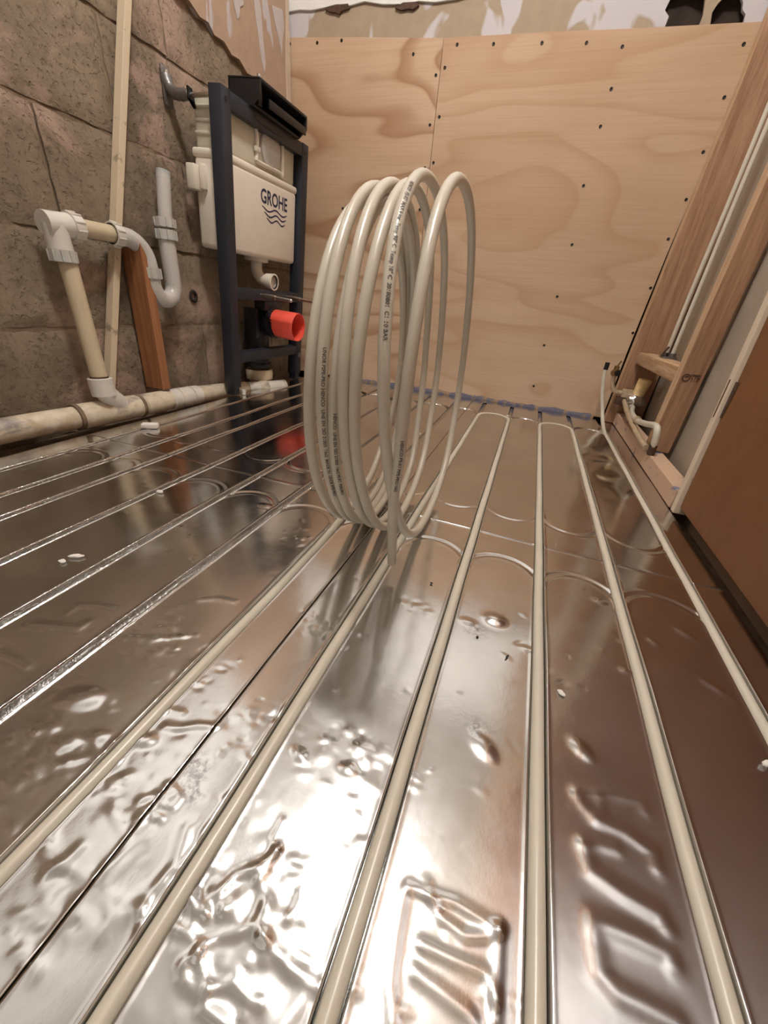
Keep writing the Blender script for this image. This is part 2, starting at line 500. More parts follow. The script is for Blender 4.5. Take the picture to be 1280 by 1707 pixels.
# drilled hole with a chipped rim
MB().lathe([(-0.02, 0.0), (-0.02, 0.009), (0.003, 0.011), (0.004, 0.016), (0.0, 0.021)], (X_LEFT + 0.002, 1.272, 0.338), (1, 0, 0), 14).build('drill_hole', M['void'], wl)

# --- back wall: plywood sheets under scraped plaster
wb = tag(MB().bb((X_LEFT - 0.1, Y_BACK + 0.035, -0.04), (0.75, Y_BACK + 0.15, Z_CEIL)).build('wall_back', M['void']),
         'back wall lined with plywood below scraped plaster', kind='structure')
sheets = []
def sheet(pts, mat, label):
    o = MB().prism(pts, Y_BACK, Y_BACK + 0.012, 'y').build('plywood_sheet', mat, wb, bevel=0.0012)
    o['label'] = label
    sheets.append(o)
    return o
s_left = sheet([(-1.193, 0.006), (-0.5578, 0.006), (-0.5578, ply_top(-0.558)), (-0.9, ply_top(-0.9) + 0.001), (-1.193, ply_top(-1.193))], M['ply_b'], 'narrow figured plywood sheet in the corner')
s_right = sheet([(-0.5562, 0.006), (0.366, 0.006), (0.372, 0.30), (0.386, 0.62), (0.398, 0.80), (0.414, 1.10), (0.420, 1.197), (0.05, ply_top(0.05)), (-0.2, ply_top(-0.2) + 0.002), (-0.5562, ply_top(-0.556))], M['ply_a'], 'wide pale plywood sheet')
screw_bm = MB().lathe([(0.0, 0.0), (-0.0003, 0.0030), (-0.0010, 0.0048), (0.002, 0.0058)], (0, 0, 0), (0, 1, 0), 10)
screw_me = screw_bm.build('screw', M['screw']).data
bpy.data.objects.remove(bpy.data.objects['screw'])
SCREWS = [ (-1.188, 1.243), (-1.066, 1.239), (-0.961, 1.239), (-0.859, 1.237), (-0.736, 1.231), (-0.645, 1.227), (-0.576, 1.223), (-0.505, 1.202), (-0.375, 1.196), (-0.211, 1.189), (-0.068, 1.181), (0.045, 1.166), (0.043, 1.209), (0.154, 1.201), (0.300, 1.200), (0.391, 1.197), (0.385, 1.152), (-0.541, 1.146), (-0.572, 1.128), (-0.541, 1.014), (-0.575, 0.992), (-0.544, 0.880), (-0.577, 0.864), (0.045, 1.068), (0.042, 0.975), (0.037, 0.814), (0.051, 0.634), (0.047, 0.456), (0.046, 0.270), (0.047, 0.097), (0.385, 1.036), (0.382, 0.905), (0.383, 0.779), (0.372, 0.665), (0.372, 0.510), (0.367, 0.352), (-0.938, 0.725), (-0.581, 0.729), (-0.667, 1.187), (-1.022, 1.266), (-0.878, 1.262), (-0.720, 1.257) ]
for (x, z) in SCREWS:
    if z > ply_top(x) - 0.004:
        continue
    p = s_left if x < -0.557 else s_right
    o = link(screw_me, 'screw', p)
    o.location = (x, Y_BACK - 0.0005, z)
# scraped strip, open to the dark void behind it at the right end
top = 1.42
def strip(pts):
    MB().prism(pts, Y_BACK + 0.004, Y_BACK + 0.016, 'y').build('plaster_strip', M['strip'], wb)
strip([(-1.2, 1.20), (0.150, 1.17), (0.156, 1.226), (0.140, 1.240), (0.146, 1.262), (0.128, 1.30), (0.13, top), (-1.2, top)])
strip([(0.13, 1.275), (0.19, 1.282), (0.24, 1.262), (0.246, 1.24), (0.250, 1.222), (0.246, 1.18), (0.282, 1.18), (0.272, 1.226), (0.279, 1.243), (0.296, 1.262), (0.33, 1.259), (0.345, 1.24), (0.350, 1.226),
       (0.362, 1.216), (0.368, 1.18), (0.56, 1.17), (0.56, top), (0.13, top)])
MB().prism([(-1.2, 1.327), (-1.14, 1.329), (-1.09, 1.324), (-1.03, 1.327), (-0.98, 1.331), (-0.93, 1.324), (-0.87, 1.330), (-0.80, 1.318), (-0.72, 1.312), (-0.66, 1.315), (-0.6, 1.308), (-0.52, 1.310),
            (-0.45, 1.320), (-0.38, 1.306), (-0.30, 1.312), (-0.2, 1.322), (-0.1, 1.304), (0.0, 1.312), (0.1, 1.30), (0.2, 1.312), (0.3, 1.296), (0.42, 1.302), (0.56, 1.298), (0.56, Z_CEIL), (-1.2, Z_CEIL)],
           Y_BACK - 0.004, Y_BACK + 0.003, 'y').build('white_plaster', M['white_wall'], wb, bevel=0.001)
for pts in ([(-1.03, 1.322), (-1.01, 1.314), (-0.985, 1.311), (-0.972, 1.305), (-0.962, 1.313), (-0.93, 1.318), (-0.935, 1.329), (-0.99, 1.330)],
            [(-0.75, 1.306), (-0.725, 1.298), (-0.70, 1.300), (-0.68, 1.297), (-0.66, 1.306), (-0.672, 1.314), (-0.72, 1.316)]):
    MB().prism(pts, Y_BACK - 0.0045, Y_BACK + 0.006, 'y').build('broken_patch', M['rust'], wb)
# smear of blue sealant along the foot of the plywood
n = 64
xs = np.linspace(-0.98, 0.33, n)
hs = [0.012 + 0.016 * abs(noise.noise(Vector((x * 9, 3, 0)))) + 0.008 * noise.noise(Vector((x * 40, 1, 0))) for x in xs]
MB().prism([(xs[0], -0.01), (xs[-1], -0.01)] + [(xs[i], max(0.004, hs[i])) for i in range(n - 1, -1, -1)], Y_BACK - 0.0035, Y_BACK - 0.0002, 'y').build('sealant_smear', M['blue'], wb)

# --- right side: wallboard, door lining, door
wr = tag(MB().prism([(0.452, 1.0), (0.518, 1.985), (0.75, 1.985), (0.75, 1.0)], -0.04, Z_CEIL, 'z').build('wall_right', M['grey_board']),
         'grey plasterboard seen between the studs', kind='structure')
MB().bb((0.45, Y_FRONT, -0.04), (0.75, 1.0, Z_CEIL)).build('plaster_face', M['bare_wall'], wr)
MB().bb((0.425, Y_FRONT, 0.0), (0.45, 0.14, Z_CEIL)).build('door_lining', M['bare_wall'], wr)
dr = tag(MB().prism([(0.16, 0.018), (0.996, 0.018), (1.040, 0.43), (1.098, 1.05), (1.110, 1.98), (0.16, 1.98)], 0.412, 0.447, 'x').build('door_1', M['door'], bevel=0.0015),
         'dark brown wooden door along the right side', kind='structure')
tr = tag(MB().prism([(0.998, 0.0), (1.018, 0.0), (1.065, 0.43), (1.124, 1.05), (1.136, 1.98), (1.112, 1.98), (1.100, 1.05), (1.042, 0.43)], 0.404, 0.452, 'x').build('trim_1', M['edge'], bevel=0.0015),
         'pale wooden edging beside the brown door', kind='structure')
h = MB().bb((0.4105, 1.012, 0.225), (0.4118, 1.030, 0.298)).cyl((0.4085, 1.0335, 0.222), (0.4085, 1.0405, 0.300), 0.0055, 10)
h.build('hinge', M['rust'], dr)

# ------------------------------------------------------------------ foil floor
fl = tag(MB().bb((X_LEFT - 0.1, Y_FRONT, -0.09), (0.75, Y_BACK + 0.15, -0.034)).build('floor', M['subfloor']),
         'floor laid with grooved boards faced in shiny aluminium foil', kind='structure')
RIDGES = [
    ([(0.1348, 0.246), (0.1418, 0.2385), (0.1536, 0.2319), (0.1728, 0.2316), (0.1945, 0.2246), (0.1944, 0.2141)], 0.0035, 0.0016),
    ([(0.1377, 0.2498), (0.1674, 0.2609), (0.1934, 0.2646), (0.1944, 0.2572)], 0.003, 0.001),
    ([(0.156, 0.252), (0.1563, 0.2418), (0.1485, 0.2298)], 0.003, 0.0008),
    ([(0.1375, 0.2062), (0.1421, 0.1914), (0.1651, 0.1851), (0.1892, 0.182), (0.1924, 0.1755)], 0.004, 0.0018),
    ([(0.1391, 0.2082), (0.1513, 0.213), (0.1645, 0.2148)], 0.003, 0.0012),
    ([(0.141, 0.1606), (0.1692, 0.162), (0.19, 0.1613), (0.1914, 0.1565)], 0.004, 0.0018),
    ([(0.14, 0.1514), (0.1419, 0.1341), (0.1522, 0.1283), (0.1699, 0.1285), (0.1868, 0.1281)], 0.004, 0.0018),
    ([(0.0074, 0.1277), (0.0256, 0.1294), (0.0433, 0.1321), (0.0754, 0.1296)], 0.0028, 0.0016),
    ([(0.0754, 0.1296), (0.0756, 0.1144), (0.0766, 0.087)], 0.003, 0.0018),
    ([(0.0237, 0.128), (0.0345, 0.1203), (0.0524, 0.1176), (0.0684, 0.1238), (0.0754, 0.1296)], 0.0028, 0.0014),
    ([(0.0236, 0.1028), (0.0445, 0.1034), (0.0685, 0.1055), (0.0753, 0.0965)], 0.003, 0.0015),
    ([(0.0052, 0.1225), (0.007, 0.1), (0.0101, 0.0783), (0.017, 0.0641)], 0.0035, 0.0013),
    ([(0.0233, 0.0888), (0.0399, 0.087), (0.0598, 0.0844), (0.0639, 0.0818)], 0.0035, 0.0014),
    ([(-0.0953, 0.1101), (-0.1023, 0.0967), (-0.1159, 0.085), (-0.1194, 0.0737), (-0.1107, 0.0671)], 0.0026, 0.0018),
    ([(-0.0953, 0.1101), (-0.096, 0.0954), (-0.0983, 0.0898)], 0.0025, 0.0014),
    ([(-0.101, 0.0935), (-0.086, 0.0833), (-0.0774, 0.0674)], 0.004, 0.0016),
    ([(-0.0774, 0.0674), (-0.055, 0.0616), (-0.0367, 0.0605), (-0.0243, 0.0613)], 0.003, 0.0014),
    ([(-0.1124, 0.0452), (-0.0963, 0.0352), (-0.093, 0.029), (-0.0773, 0.0286)], 0.0026, 0.0016),
    ([(-0.1363, 0.0492), (-0.1224, 0.0495), (-0.1129, 0.0484), (-0.1124, 0.0452)], 0.002, 0.0012),
    ([(-0.1129, 0.0484), (-0.1036, 0.0573), (-0.0933, 0.0628), (-0.0865, 0.0701), (-0.0731, 0.0646)], 0.0024, 0.0014),
    ([(-0.1154, 0.0331), (-0.0997, 0.0314), (-0.1192, 0.037), (-0.1138, 0.0441)], 0.0022, 0.0012),
    ([(-0.0963, 0.0352), (-0.0824, 0.0431), (-0.0675, 0.0411), (-0.0621, 0.0427)], 0.0024, 0.0014),
    ([(-0.2191, 0.0968), (-0.2114, 0.1047), (-0.1982, 0.1077)], 0.0022, 0.0012),
    ([(-0.2114, 0.0929), (-0.2038, 0.1006), (-0.1909, 0.1035)], 0.0022, 0.0012),
    ([(-0.2106, 0.0864), (-0.202, 0.093), (-0.1931, 0.0935)], 0.0022, 0.0011),
    ([(-0.2085, 0.1145), (-0.1972, 0.113), (-0.1904, 0.1094)], 0.0022, 0.0011),
    ([(-0.2574, 0.0448), (-0.2106, 0.0466), (-0.1609, 0.0475)], 0.002, 0.0006),
    ([(-0.1024, 0.1278), (-0.1023, 0.1148), (-0.0953, 0.1101)], 0.002, 0.001),
    ([(-0.0666, 0.0961), (-0.0644, 0.0884), (-0.0671, 0.0808)], 0.002, 0.0011),
    ([(-0.1351, 0.0641), (-0.1251, 0.0647), (-0.1189, 0.0607)], 0.002, 0.0012),
    ([(-0.1325, 0.0602), (-0.1204, 0.0623)], 0.002, 0.001),
    ([(-0.4999, 0.1887), (-0.4724, 0.1981), (-0.4429, 0.2062), (-0.4428, 0.2173)], 0.004, 0.0016),
    ([(-0.4795, 0.2212), (-0.4821, 0.2346), (-0.4623, 0.244), (-0.4354, 0.2479)], 0.003, 0.0012),
    ([(-0.4817, 0.1468), (-0.4544, 0.1482), (-0.4378, 0.1468)], 0.0035, 0.0016),
    ([(-0.3318, 0.0882), (-0.3088, 0.0905), (-0.2893, 0.1058), (-0.2627, 0.1135)], 0.003, 0.001),
    ([(-0.2511, 0.1524), (-0.2367, 0.1566), (-0.2232, 0.1656), (-0.2064, 0.1714)], 0.0025, 0.0016),
    ([(-0.2672, 0.1605), (-0.259, 0.1675), (-0.2458, 0.1697)], 0.0025, 0.0013),
    ([(-0.3811, 0.2196), (-0.3474, 0.2318), (-0.3191, 0.2499)], 0.003, 0.001),
    ([(-0.3525, 0.3062), (-0.3326, 0.3184), (-0.3067, 0.3238)], 0.003, 0.0009),
]
BLISTERS = [
    ((-0.3508, 0.1426), 0.022, 0.012, 0.0035, 0.4),
    ((0.041, 0.447), 0.0135, 0.0105, 0.0046, 0),
    ((0.0056, 0.4256), 0.01, 0.006, 0.0016, 0),
    ((0.0477, 0.2568), 0.014, 0.009, 0.0022, -0.7),
    ((0.144, 0.2938), 0.012, 0.008, 0.0018, -0.7),
    ((0.2082, 0.4249), 0.008, 0.005, 0.0012, 0),
    ((0.3098, 0.4457), 0.013, 0.006, 0.0016, -0.5),
    ((0.3027, 0.5394), 0.012, 0.006, 0.0016, -0.6),
    ((-0.4267, 0.574), 0.014, 0.007, 0.0025, 0),
    ((0.1929, 0.5615), 0.01, 0.006, 0.0012, 0),
    ((0.0875, 0.4092), 0.008, 0.004, 0.001, 0),
    ((0.2551, 0.4995), 0.009, 0.005, 0.0011, -0.6),
    ((-0.2758, 0.1244), 0.01, 0.006, 0.0016, 0.3),
    ((-0.2991, 0.1219), 0.012, 0.006, 0.0018, 0.3),
    ((-0.1481, 0.2151), 0.008, 0.005, 0.0014, 0.3),
    ((-0.116, 0.1792), 0.009, 0.005, 0.0018, -0.3),
    ((-0.0684, 0.1845), 0.009, 0.006, 0.0018, 0),
    ((-0.0629, 0.2074), 0.01, 0.006, 0.0015, 0),
    ((-0.2582, 0.1348), 0.011, 0.006, 0.002, 0.4),
    ((-0.3198, 0.1059), 0.012, 0.007, 0.0015, 0.5),
    ((-0.3484, 0.1093), 0.012, 0.006, 0.0014, 0.5),
]
CLUSTERS = [
    ((-0.345, 0.238), 0.05, 40),
    ((-0.268, 0.215), 0.05, 25),
    ((-0.155, 0.336), 0.04, 25),
    ((-0.331, 0.114), 0.06, 30),
    ((-0.322, 0.082), 0.06, 35),
    ((-0.179, 0.191), 0.05, 20),
    ((-0.092, 0.208), 0.05, 25),
    ((-0.036, 0.195), 0.03, 20),
    ((-0.065, 0.428), 0.03, 12),
    ((-0.307, 0.500), 0.04, 10),
    ((0.103, 0.398), 0.05, 8),
    ((0.244, 0.483), 0.05, 8),
    ((-0.259, 0.083), 0.05, 30),
    ((-0.062, 0.073), 0.06, 40),
    ((0.028, 0.085), 0.05, 8),
    ((-0.139, 0.080), 0.05, 35),
    ((-0.219, 0.099), 0.04, 20),
    ((-0.217, 0.026), 0.03, 20),
    ((-0.221, 0.003), 0.03, 14),
    ((-0.038, 0.141), 0.02, 6),
]

rng = np.random.default_rng(11)
dents = []                                   # (x, y, a, b, height, angle)
for ((cx, cy), rad, n) in CLUSTERS:
    for _ in range(n):
        x, y = rng.normal(cx, rad * 0.55), rng.normal(cy, rad * 0.45)
        a = rng.uniform(0.003, 0.008)
        dents.append((x, y, a, a * rng.uniform(0.4, 0.8), rng.choice([-1, 1], p=[0.35, 0.65]) * rng.uniform(0.00015, 0.0005), rng.uniform(-0.6, 0.6)))
for _ in range(140):
    x, y = rng.uniform(-1.0, 0.36), rng.uniform(0.0, 0.68) ** 1.0
    if x > 0.08 and rng.random() < 0.6: continue
    a = rng.uniform(0.003, 0.009)
    dents.append((x, y, a, a * rng.uniform(0.4, 0.9), rng.uniform(-0.0003, 0.0004), rng.uniform(-1, 1)))
for _ in range(90):
    x, y = rng.uniform(-1.0, 0.36), rng.uniform(0.7, 1.9)
    a = rng.uniform(0.004, 0.010)
    dents.append((x, y, a, a * rng.uniform(0.4, 0.9), rng.uniform(-0.0002, 0.0003), rng.uniform(-1, 1)))
for (x, y, a, b, hh, r) in ((0.27, 1.33, .05, .03, -.0025, .4), (0.30, 1.05, .03, .05, .0018, 0), (0.29, 1.18, .04, .03, -.002, .8), (0.25, 1.45, .03, .05, .002, 0)):
    dents.append((x, y, a, b, hh, r))
crumple = []
for _ in range(30):                          # short folds where the foil is crushed near the front
    cx, cy = [(-0.085, 0.06), (-0.13, 0.075), (-0.20, 0.04)][rng.integers(0, 3)]
    x, y = rng.normal(cx, 0.028), rng.normal(cy, 0.022)
    ang, L = rng.uniform(0, PI), rng.uniform(0.008, 0.03)
    bend = rng.uniform(-0.8, 0.8)
    pts = [(x, y)]
    for s in range(4):
        x += math.cos(ang) * L / 4; y += math.sin(ang) * L / 4; ang += bend / 4
        pts.append((x, y))
    crumple.append((pts, rng.uniform(0.0024, 0.0052), rng.uniform(0.0004, 0.0013)))

def smooth(t):
    t = np.clip(t, 0, 1)
    return t * t * (3 - 2 * t)

def foil_height(xs, ys):
    X, Y = np.meshgrid(xs, ys)
    Z = np.zeros_like(X)
    k = [(1.7, 0.9, 0.0006), (-2.1, 3.1, 0.0005), (7, 5, 0.00014), (-10, 9, 0.00008), (21, -13, 0.00003), (17, 29, 0.00002)]
    for a, b, amp in k:
        Z += amp * np.sin(2 * PI * (a * X * 0.6 + b * Y * 0.6) + a)
    def local(x0, x1, y0, y1):
        i0, i1 = np.searchsorted(xs, x0), np.searchsorted(xs, x1)
        j0, j1 = np.searchsorted(ys, y0), np.searchsorted(ys, y1)
        return slice(j0, j1), slice(i0, i1)
    for (x, y, a, b, hh, r) in dents + [(p[0], p[1], a, b, hh, r) for (p, a, b, hh, r) in BLISTERS]:
        R = max(a, b) * 2.6
        sj, si = local(x - R, x + R, y - R, y + R)
        if sj.start >= sj.stop or si.start >= si.stop: continue
        dx, dy = X[sj, si] - x, Y[sj, si] - y
        u = (dx * math.cos(r) + dy * math.sin(r)) / a; v = (-dx * math.sin(r) + dy * math.cos(r)) / b
        Z[sj, si] += hh * np.exp(-(u * u + v * v) ** 1.4)
    for pts, w, hh in RIDGES + crumple:
        w, hh = (w * 1.7, hh * 0.8) if pts[0][0] > 0.1 else (w * 1.3, hh)
        P = np.array(pts)
        x0, y0 = P.min(0) - 4 * w; x1, y1 = P.max(0) + 4 * w
        sj, si = local(x0, x1, y0, y1)
        if sj.start >= sj.stop or si.start >= si.stop: continue
        xx, yy = X[sj, si], Y[sj, si]
        best = np.full(xx.shape, 9.0)
        for a, b in zip(P[:-1], P[1:]):
            d = b - a; L2 = d @ d + 1e-12
            t = np.clip(((xx - a[0]) * d[0] + (yy - a[1]) * d[1]) / L2, 0, 1)
            best = np.minimum(best, np.hypot(xx - a[0] - t * d[0], yy - a[1] - t * d[1]))
        Z[sj, si] += 0.75 * hh * np.exp(-(best / w) ** 2)
    # shallow curved grooves showing through the foil either side of the cross joint
    for i in range(len(GROOVES) - 1):
        g1, g0 = GROOVES[i], GROOVES[i + 1]
        cx, r = (g0 + g1) / 2, (g1 - g0) / 2
        for cy, s in ((0.617 - r, 1), (0.768 + r, -1)):
            sj, si = local(g0 - 0.01, g1 + 0.01, min(cy, cy + s * (r + 0.01)), max(cy, cy + s * (r + 0.01)))
            if sj.start >= sj.stop or si.start >= si.stop: continue
            d = np.abs(np.hypot(X[sj, si] - cx, Y[sj, si] - cy) - r)
            Z[sj, si] += (1.0 if i < 7 else 0.5) * -0.0015 * np.exp(-(d / 0.0038) ** 2) + 0.0005 * np.exp(-((d - 0.0075) / 0.003) ** 2)
        for cy, s in ((1.718 - r, 1), (-0.30, -1)):        # full turning grooves at both ends
            sj, si = local(g0 - 0.002, g1 + 0.002, min(cy, cy + s * (r + 0.012)), max(cy, cy + s * (r + 0.012)))
            if sj.start >= sj.stop or si.start >= si.stop: continue
            d = np.abs(np.hypot(X[sj, si] - cx, Y[sj, si] - cy) - r)
            Z[sj, si] = np.minimum(Z[sj, si], Z[sj, si] - 0.012 * smooth((0.0092 - d) / 0.0035))
    # straight grooves
    for g in GROOVES:
        sj, si = local(g - 0.013, g + 0.013, -9, 9)
        if si.start >= si.stop: continue
        wob = 0.0006 * np.sin(Y[sj, si] * 23 + g * 50)
        d = np.abs(X[sj, si] - g - wob * 0.5)
        half_w = 0.0090 if g > -0.3 else 0.0070
        inside = smooth((half_w - d) / 0.0018)
        dep = 0.0070 + 0.0065 * np.sqrt(np.clip(1 - (d / 0.0085) ** 2, 0, 1))
        rip = 0.0004 * np.sin(Y[sj, si] * 180 + 3 * np.sin(Y[sj, si] * 31 + g * 9)) if g < -0.3 else 0
        Z[sj, si] = Z[sj, si] * (1 - inside) - inside * (dep + rip) + (0.0004 if g > -0.3 else 0.0008) * np.exp(-((d - half_w - 0.0012) / 0.0013) ** 2)
    crinkle = np.zeros_like(X)
    for g in GROOVES[5:]:
        sj, si = local(g - 0.02, g + 0.02, 0.62 if g > -0.3 else -9, 9)
        if si.start >= si.stop or sj.start >= sj.stop: continue
        crinkle[sj, si] = np.maximum(crinkle[sj, si], np.exp(-((X[sj, si] - g) / 0.0085) ** 4))
    # lips at the joints
    Z += 0.0008 * np.exp(-((Y - SEAM_Y) / 0.003) ** 2) + 0.0004 * np.exp(-((X - SEAM_X) / 0.0025) ** 2)
    return X, Y, Z, crinkle

def axis_x(x0, x1, step):
    base = list(np.arange(x0, x1, step)) + [x1]
    offs = [0, 0.0028, 0.0045, 0.0052, 0.0060, 0.0068, 0.0075, 0.0081, 0.0086, 0.0091, 0.0097, 0.0106, 0.0120]
    base = [x for x in base if all(abs(x - g) > 0.0130 for g in GROOVES) or x in (x0, x1)]
    for g in GROOVES:
        for d in offs:
            for s in (-1, 1):
                if x0 < g + s * d < x1: base.append(g + s * d)
    return np.array(sorted(set(np.round(base, 6))))

def foil_board(xs, ys):
    X, Y, Z, crinkle = foil_height(xs, ys)
    ny, nx = X.shape
    co = np.stack([X, Y, Z], -1).reshape(-1, 3)
    idx = np.arange(nx * ny).reshape(ny, nx)
    q = np.stack([idx[:-1, :-1], idx[:-1, 1:], idx[1:, 1:], idx[1:, :-1]], -1).reshape(-1, 4)
    rim = np.concatenate([idx[0, :], idx[1:, -1], idx[-1, -2::-1], idx[-2:0:-1, 0]])
    low_ = co[rim].copy(); low_[:, 2] = -0.033
    k = np.arange(len(rim)); k2 = np.roll(k, -1); n0 = len(co)
    skirt = np.stack([rim, n0 + k, n0 + k2, rim[k2]], -1)
    co = np.concatenate([co, low_]); q = np.concatenate([q, skirt])
    me = bpy.data.meshes.new('foil_board')
    me.vertices.add(len(co)); me.vertices.foreach_set('co', co.ravel())
    me.loops.add(q.size); me.loops.foreach_set('vertex_index', q.ravel().astype(np.int32))
    me.polygons.add(len(q)); me.polygons.foreach_set('loop_start', (np.arange(len(q)) * 4).astype(np.int32))
    sm = np.ones(len(q), bool); sm[-len(skirt):] = False
    me.polygons.foreach_set('use_smooth', sm)
    me.update(calc_edges=True); me.validate()
    at = me.attributes.new('crinkle', 'FLOAT', 'POINT')
    at.data.foreach_set('value', np.concatenate([crinkle.ravel(), np.zeros(len(rim))]).astype(np.float32))
    me.materials.append(M['foil'])
    return link(me, 'foil_board', fl)

GAP = 0.0006
ys_near = np.concatenate([np.arange(-0.94, -0.42, 0.02), np.arange(-0.42, -0.02, 0.008), np.arange(-0.02, 0.30, 0.0021), np.arange(0.30, SEAM_Y - GAP, 0.0028), [SEAM_Y - GAP]])
ys_far = np.concatenate([[SEAM_Y + GAP], np.arange(SEAM_Y + 0.0026, 0.86, 0.003), np.arange(0.86, 1.60, 0.008), np.arange(1.60, 1.75, 0.0036), np.arange(1.75, 1.944, 0.008), [1.944]])
foil_board(np.concatenate([axis_x(-1.072, -0.62, 0.0045), axis_x(-0.62, SEAM_X - GAP, 0.0026)[1:]]), ys_near)
foil_board(axis_x(SEAM_X + GAP, 0.402, 0.0021), ys_near)
foil_board(axis_x(-1.072, SEAM_X - GAP, 0.0045), ys_far)
foil_board(axis_x(SEAM_X + GAP, 0.402, 0.0036), ys_far)

# ------------------------------------------------------------------ right side: studs, plate, noggin
def timber(name, pts, y0, y1, mat, label, cat, group=None):
    """pts: outline in (x, z)"""
    o = MB().prism(pts, y0, y1, 'y').build(name, mat, bevel=0.002)
    o.data.materials.append(M['stud_edge'])              # room-facing sides coloured paler, painting in the brighter light they catch
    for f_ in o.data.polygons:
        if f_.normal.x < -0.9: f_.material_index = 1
    return tag(o, label, cat, group)
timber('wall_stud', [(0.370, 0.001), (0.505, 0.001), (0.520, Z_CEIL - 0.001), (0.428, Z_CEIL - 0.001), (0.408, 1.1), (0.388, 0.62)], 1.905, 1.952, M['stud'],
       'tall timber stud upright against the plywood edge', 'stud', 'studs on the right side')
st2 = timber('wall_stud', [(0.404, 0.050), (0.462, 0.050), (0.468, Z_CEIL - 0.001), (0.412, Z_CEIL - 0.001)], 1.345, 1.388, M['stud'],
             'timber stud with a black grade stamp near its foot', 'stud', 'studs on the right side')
tag(MB().prism([(1.026, 0.0), (1.902, 0.0), (1.902, 0.048), (1.026, 0.048)], 0.402, 0.449, 'x').build('sole_plate', M['plate'], bevel=0.003),
    'flat sole plate timber with blue smears beneath the studs', 'timber')
tag(MB().rbox((0.405, 1.390, 0.245), (0.470, 1.903, 0.288), 0.003).build('noggin', m_timber('noggin_timber', srgb(198, 168, 136), srgb(160, 122, 88), 'y', False)),
    'short timber noggin wedged between the two studs', 'timber')
# grade stamp on the stud
def flat_text(body, size, origin, right, up, normal, mat, name, parent, bold=0.0, lift=0.0006):
    v, f = text_mesh(body, size, bold)
    r, u, n_ = Vector(right), Vector(up), Vector(normal)
    vs_ = [Vector(origin) + r * p[0] + u * p[1] + n_ * lift for p in v]
    return MB().add(vs_, f).build(name, mat, parent)
ink2 = plain('stamp_ink', srgb(48, 28, 16), 0.8, var=0.2, vscale=300, bump=0)
arc = [(0.4215 + 0.0090 * math.cos(a), 1.3445, 0.266 + 0.0090 * math.sin(a)) for a in np.linspace(0.7, 5.6, 24)]
st = MB().tube(arc, 0.0012, 6)
st.tube([(0.4175, 1.3445, 0.268), (0.4255, 1.3445, 0.2695)], 0.0012, 6).tube([(0.4285, 1.3445, 0.262), (0.432, 1.3445, 0.276)], 0.0009, 6)
so = st.build('grade_stamp', ink2, st2)
for k, tx in enumerate(('00881', 'L 7 M', '1 1 P')):
    flat_text(tx, 0.0084, (0.4345, 1.345, 0.2705 - 0.0070 * k), (1, 0, 0), (0, 0, 1), (0, -1, 0), ink2, 'stamp_line', so, 0.0003)

# two white pipes rising in the stud bay, with their clip on the noggin
for k, (x, lab) in enumerate(((0.4495, 'thin white pipe climbing the stud bay, nearer the plywood'), (0.4630, 'thin white pipe climbing the stud bay, nearer the stamped stud'))):
    y = 1.72 - 0.02 * k
    tag(MB().tube(catmull([(x, y, 0.305), (x - 0.001, y, 0.5), (x + 0.002 - 0.004 * k, y, 0.8), (x + 0.001, y, 1.2), (x + 0.004, y, 1.6), (x, y, Z_CEIL - 0.002)], 10), 0.0062, 12)
        .build('riser_pipe', M['pipe']), lab, 'pipe', 'pipes in the stud bay')
pc = tag(empty('pipe_clip', (0.455, 1.71, 0.288)), 'small grey metal pipe clip on the noggin', 'pipe clip')
MB().rbox((-0.02, -0.02, 0.0), (0.026, 0.03, 0.006), 0.001).build('base', M['grey_metal'], pc)
MB().ring((-0.008, 0.01, 0.006), (0, 0, 1), 0.0080, 0.0115, 0.012, 16).build('collar', M['grey_metal'], pc)
MB().ring((0.008, -0.01, 0.006), (0, 0, 1), 0.0080, 0.0115, 0.012, 16).build('collar', M['grey_metal'], pc)
MB().box((-0.018, -0.012, 0.022), (0.004, 0.012, 0.034), Matrix.Rotation(0.4, 3, 'Y')).build('lever', M['rust'], pc)
# screw sticking out of the plasterboard by the door
sc = tag(empty('wall_screw', (0.462, 1.13, 0.315)), 'dark screw sticking out of plasterboard above hinge', 'screw')
MB().cyl((0.0, 0, 0), (-0.022, -0.004, 0.002), 0.0022, 8).build('shank', M['rust'], sc)
MB().lathe([(0, 0.0), (0.0, 0.0045), (0.002, 0.0042), (0.003, 0.0)], (-0.022, -0.004, 0.002), (-1, -0.15, 0.1), 10).build('head', M['rust'], sc)

# ------------------------------------------------------------------ pipework in the right corner
cp = tag(empty('supply_pipework', (0.42, 1.84, 0.05)), 'tangle of painted supply pipes and valve in the right corner', 'pipework')
def cpart(mb, name, mat, lab=None):
    o = mb.build(name, mat, cp, world_coords=True)
    if lab: o['label'] = lab
    return o
cpart(MB().tube(catmull([(0.336, 1.86, 0.215), (0.340, 1.86, 0.175), (0.352, 1.86, 0.142), (0.375, 1.86, 0.134), (0.402, 1.86, 0.134)], 6), 0.0085, 12), 'elbow_pipe', M['copper'])
cpart(MB().cyl((0.334, 1.865, 0.205), (0.342, 1.84, 0.208), 0.014, 14).cyl((0.336, 1.86, 0.20), (0.337, 1.86, 0.232), 0.0095, 12), 'valve_body', M['brass'])
cpart(MB().lathe([(0, 0.0), (0.0, 0.0105), (0.006, 0.0110), (0.006, 0.0)], (0.3415, 1.8405, 0.2075), (0.25, -0.95, 0.1), 14), 'valve_cap', M['black'])
cpart(MB().tube([(0.337, 1.86, 0.23), (0.344, 1.855, 0.252)], 0.003, 8), 'valve_stem', M['brass'])
cpart(MB().rbox((0.385, 1.845, 0.118), (0.425, 1.875, 0.150), 0.004), 'manifold_block', M['copper'])
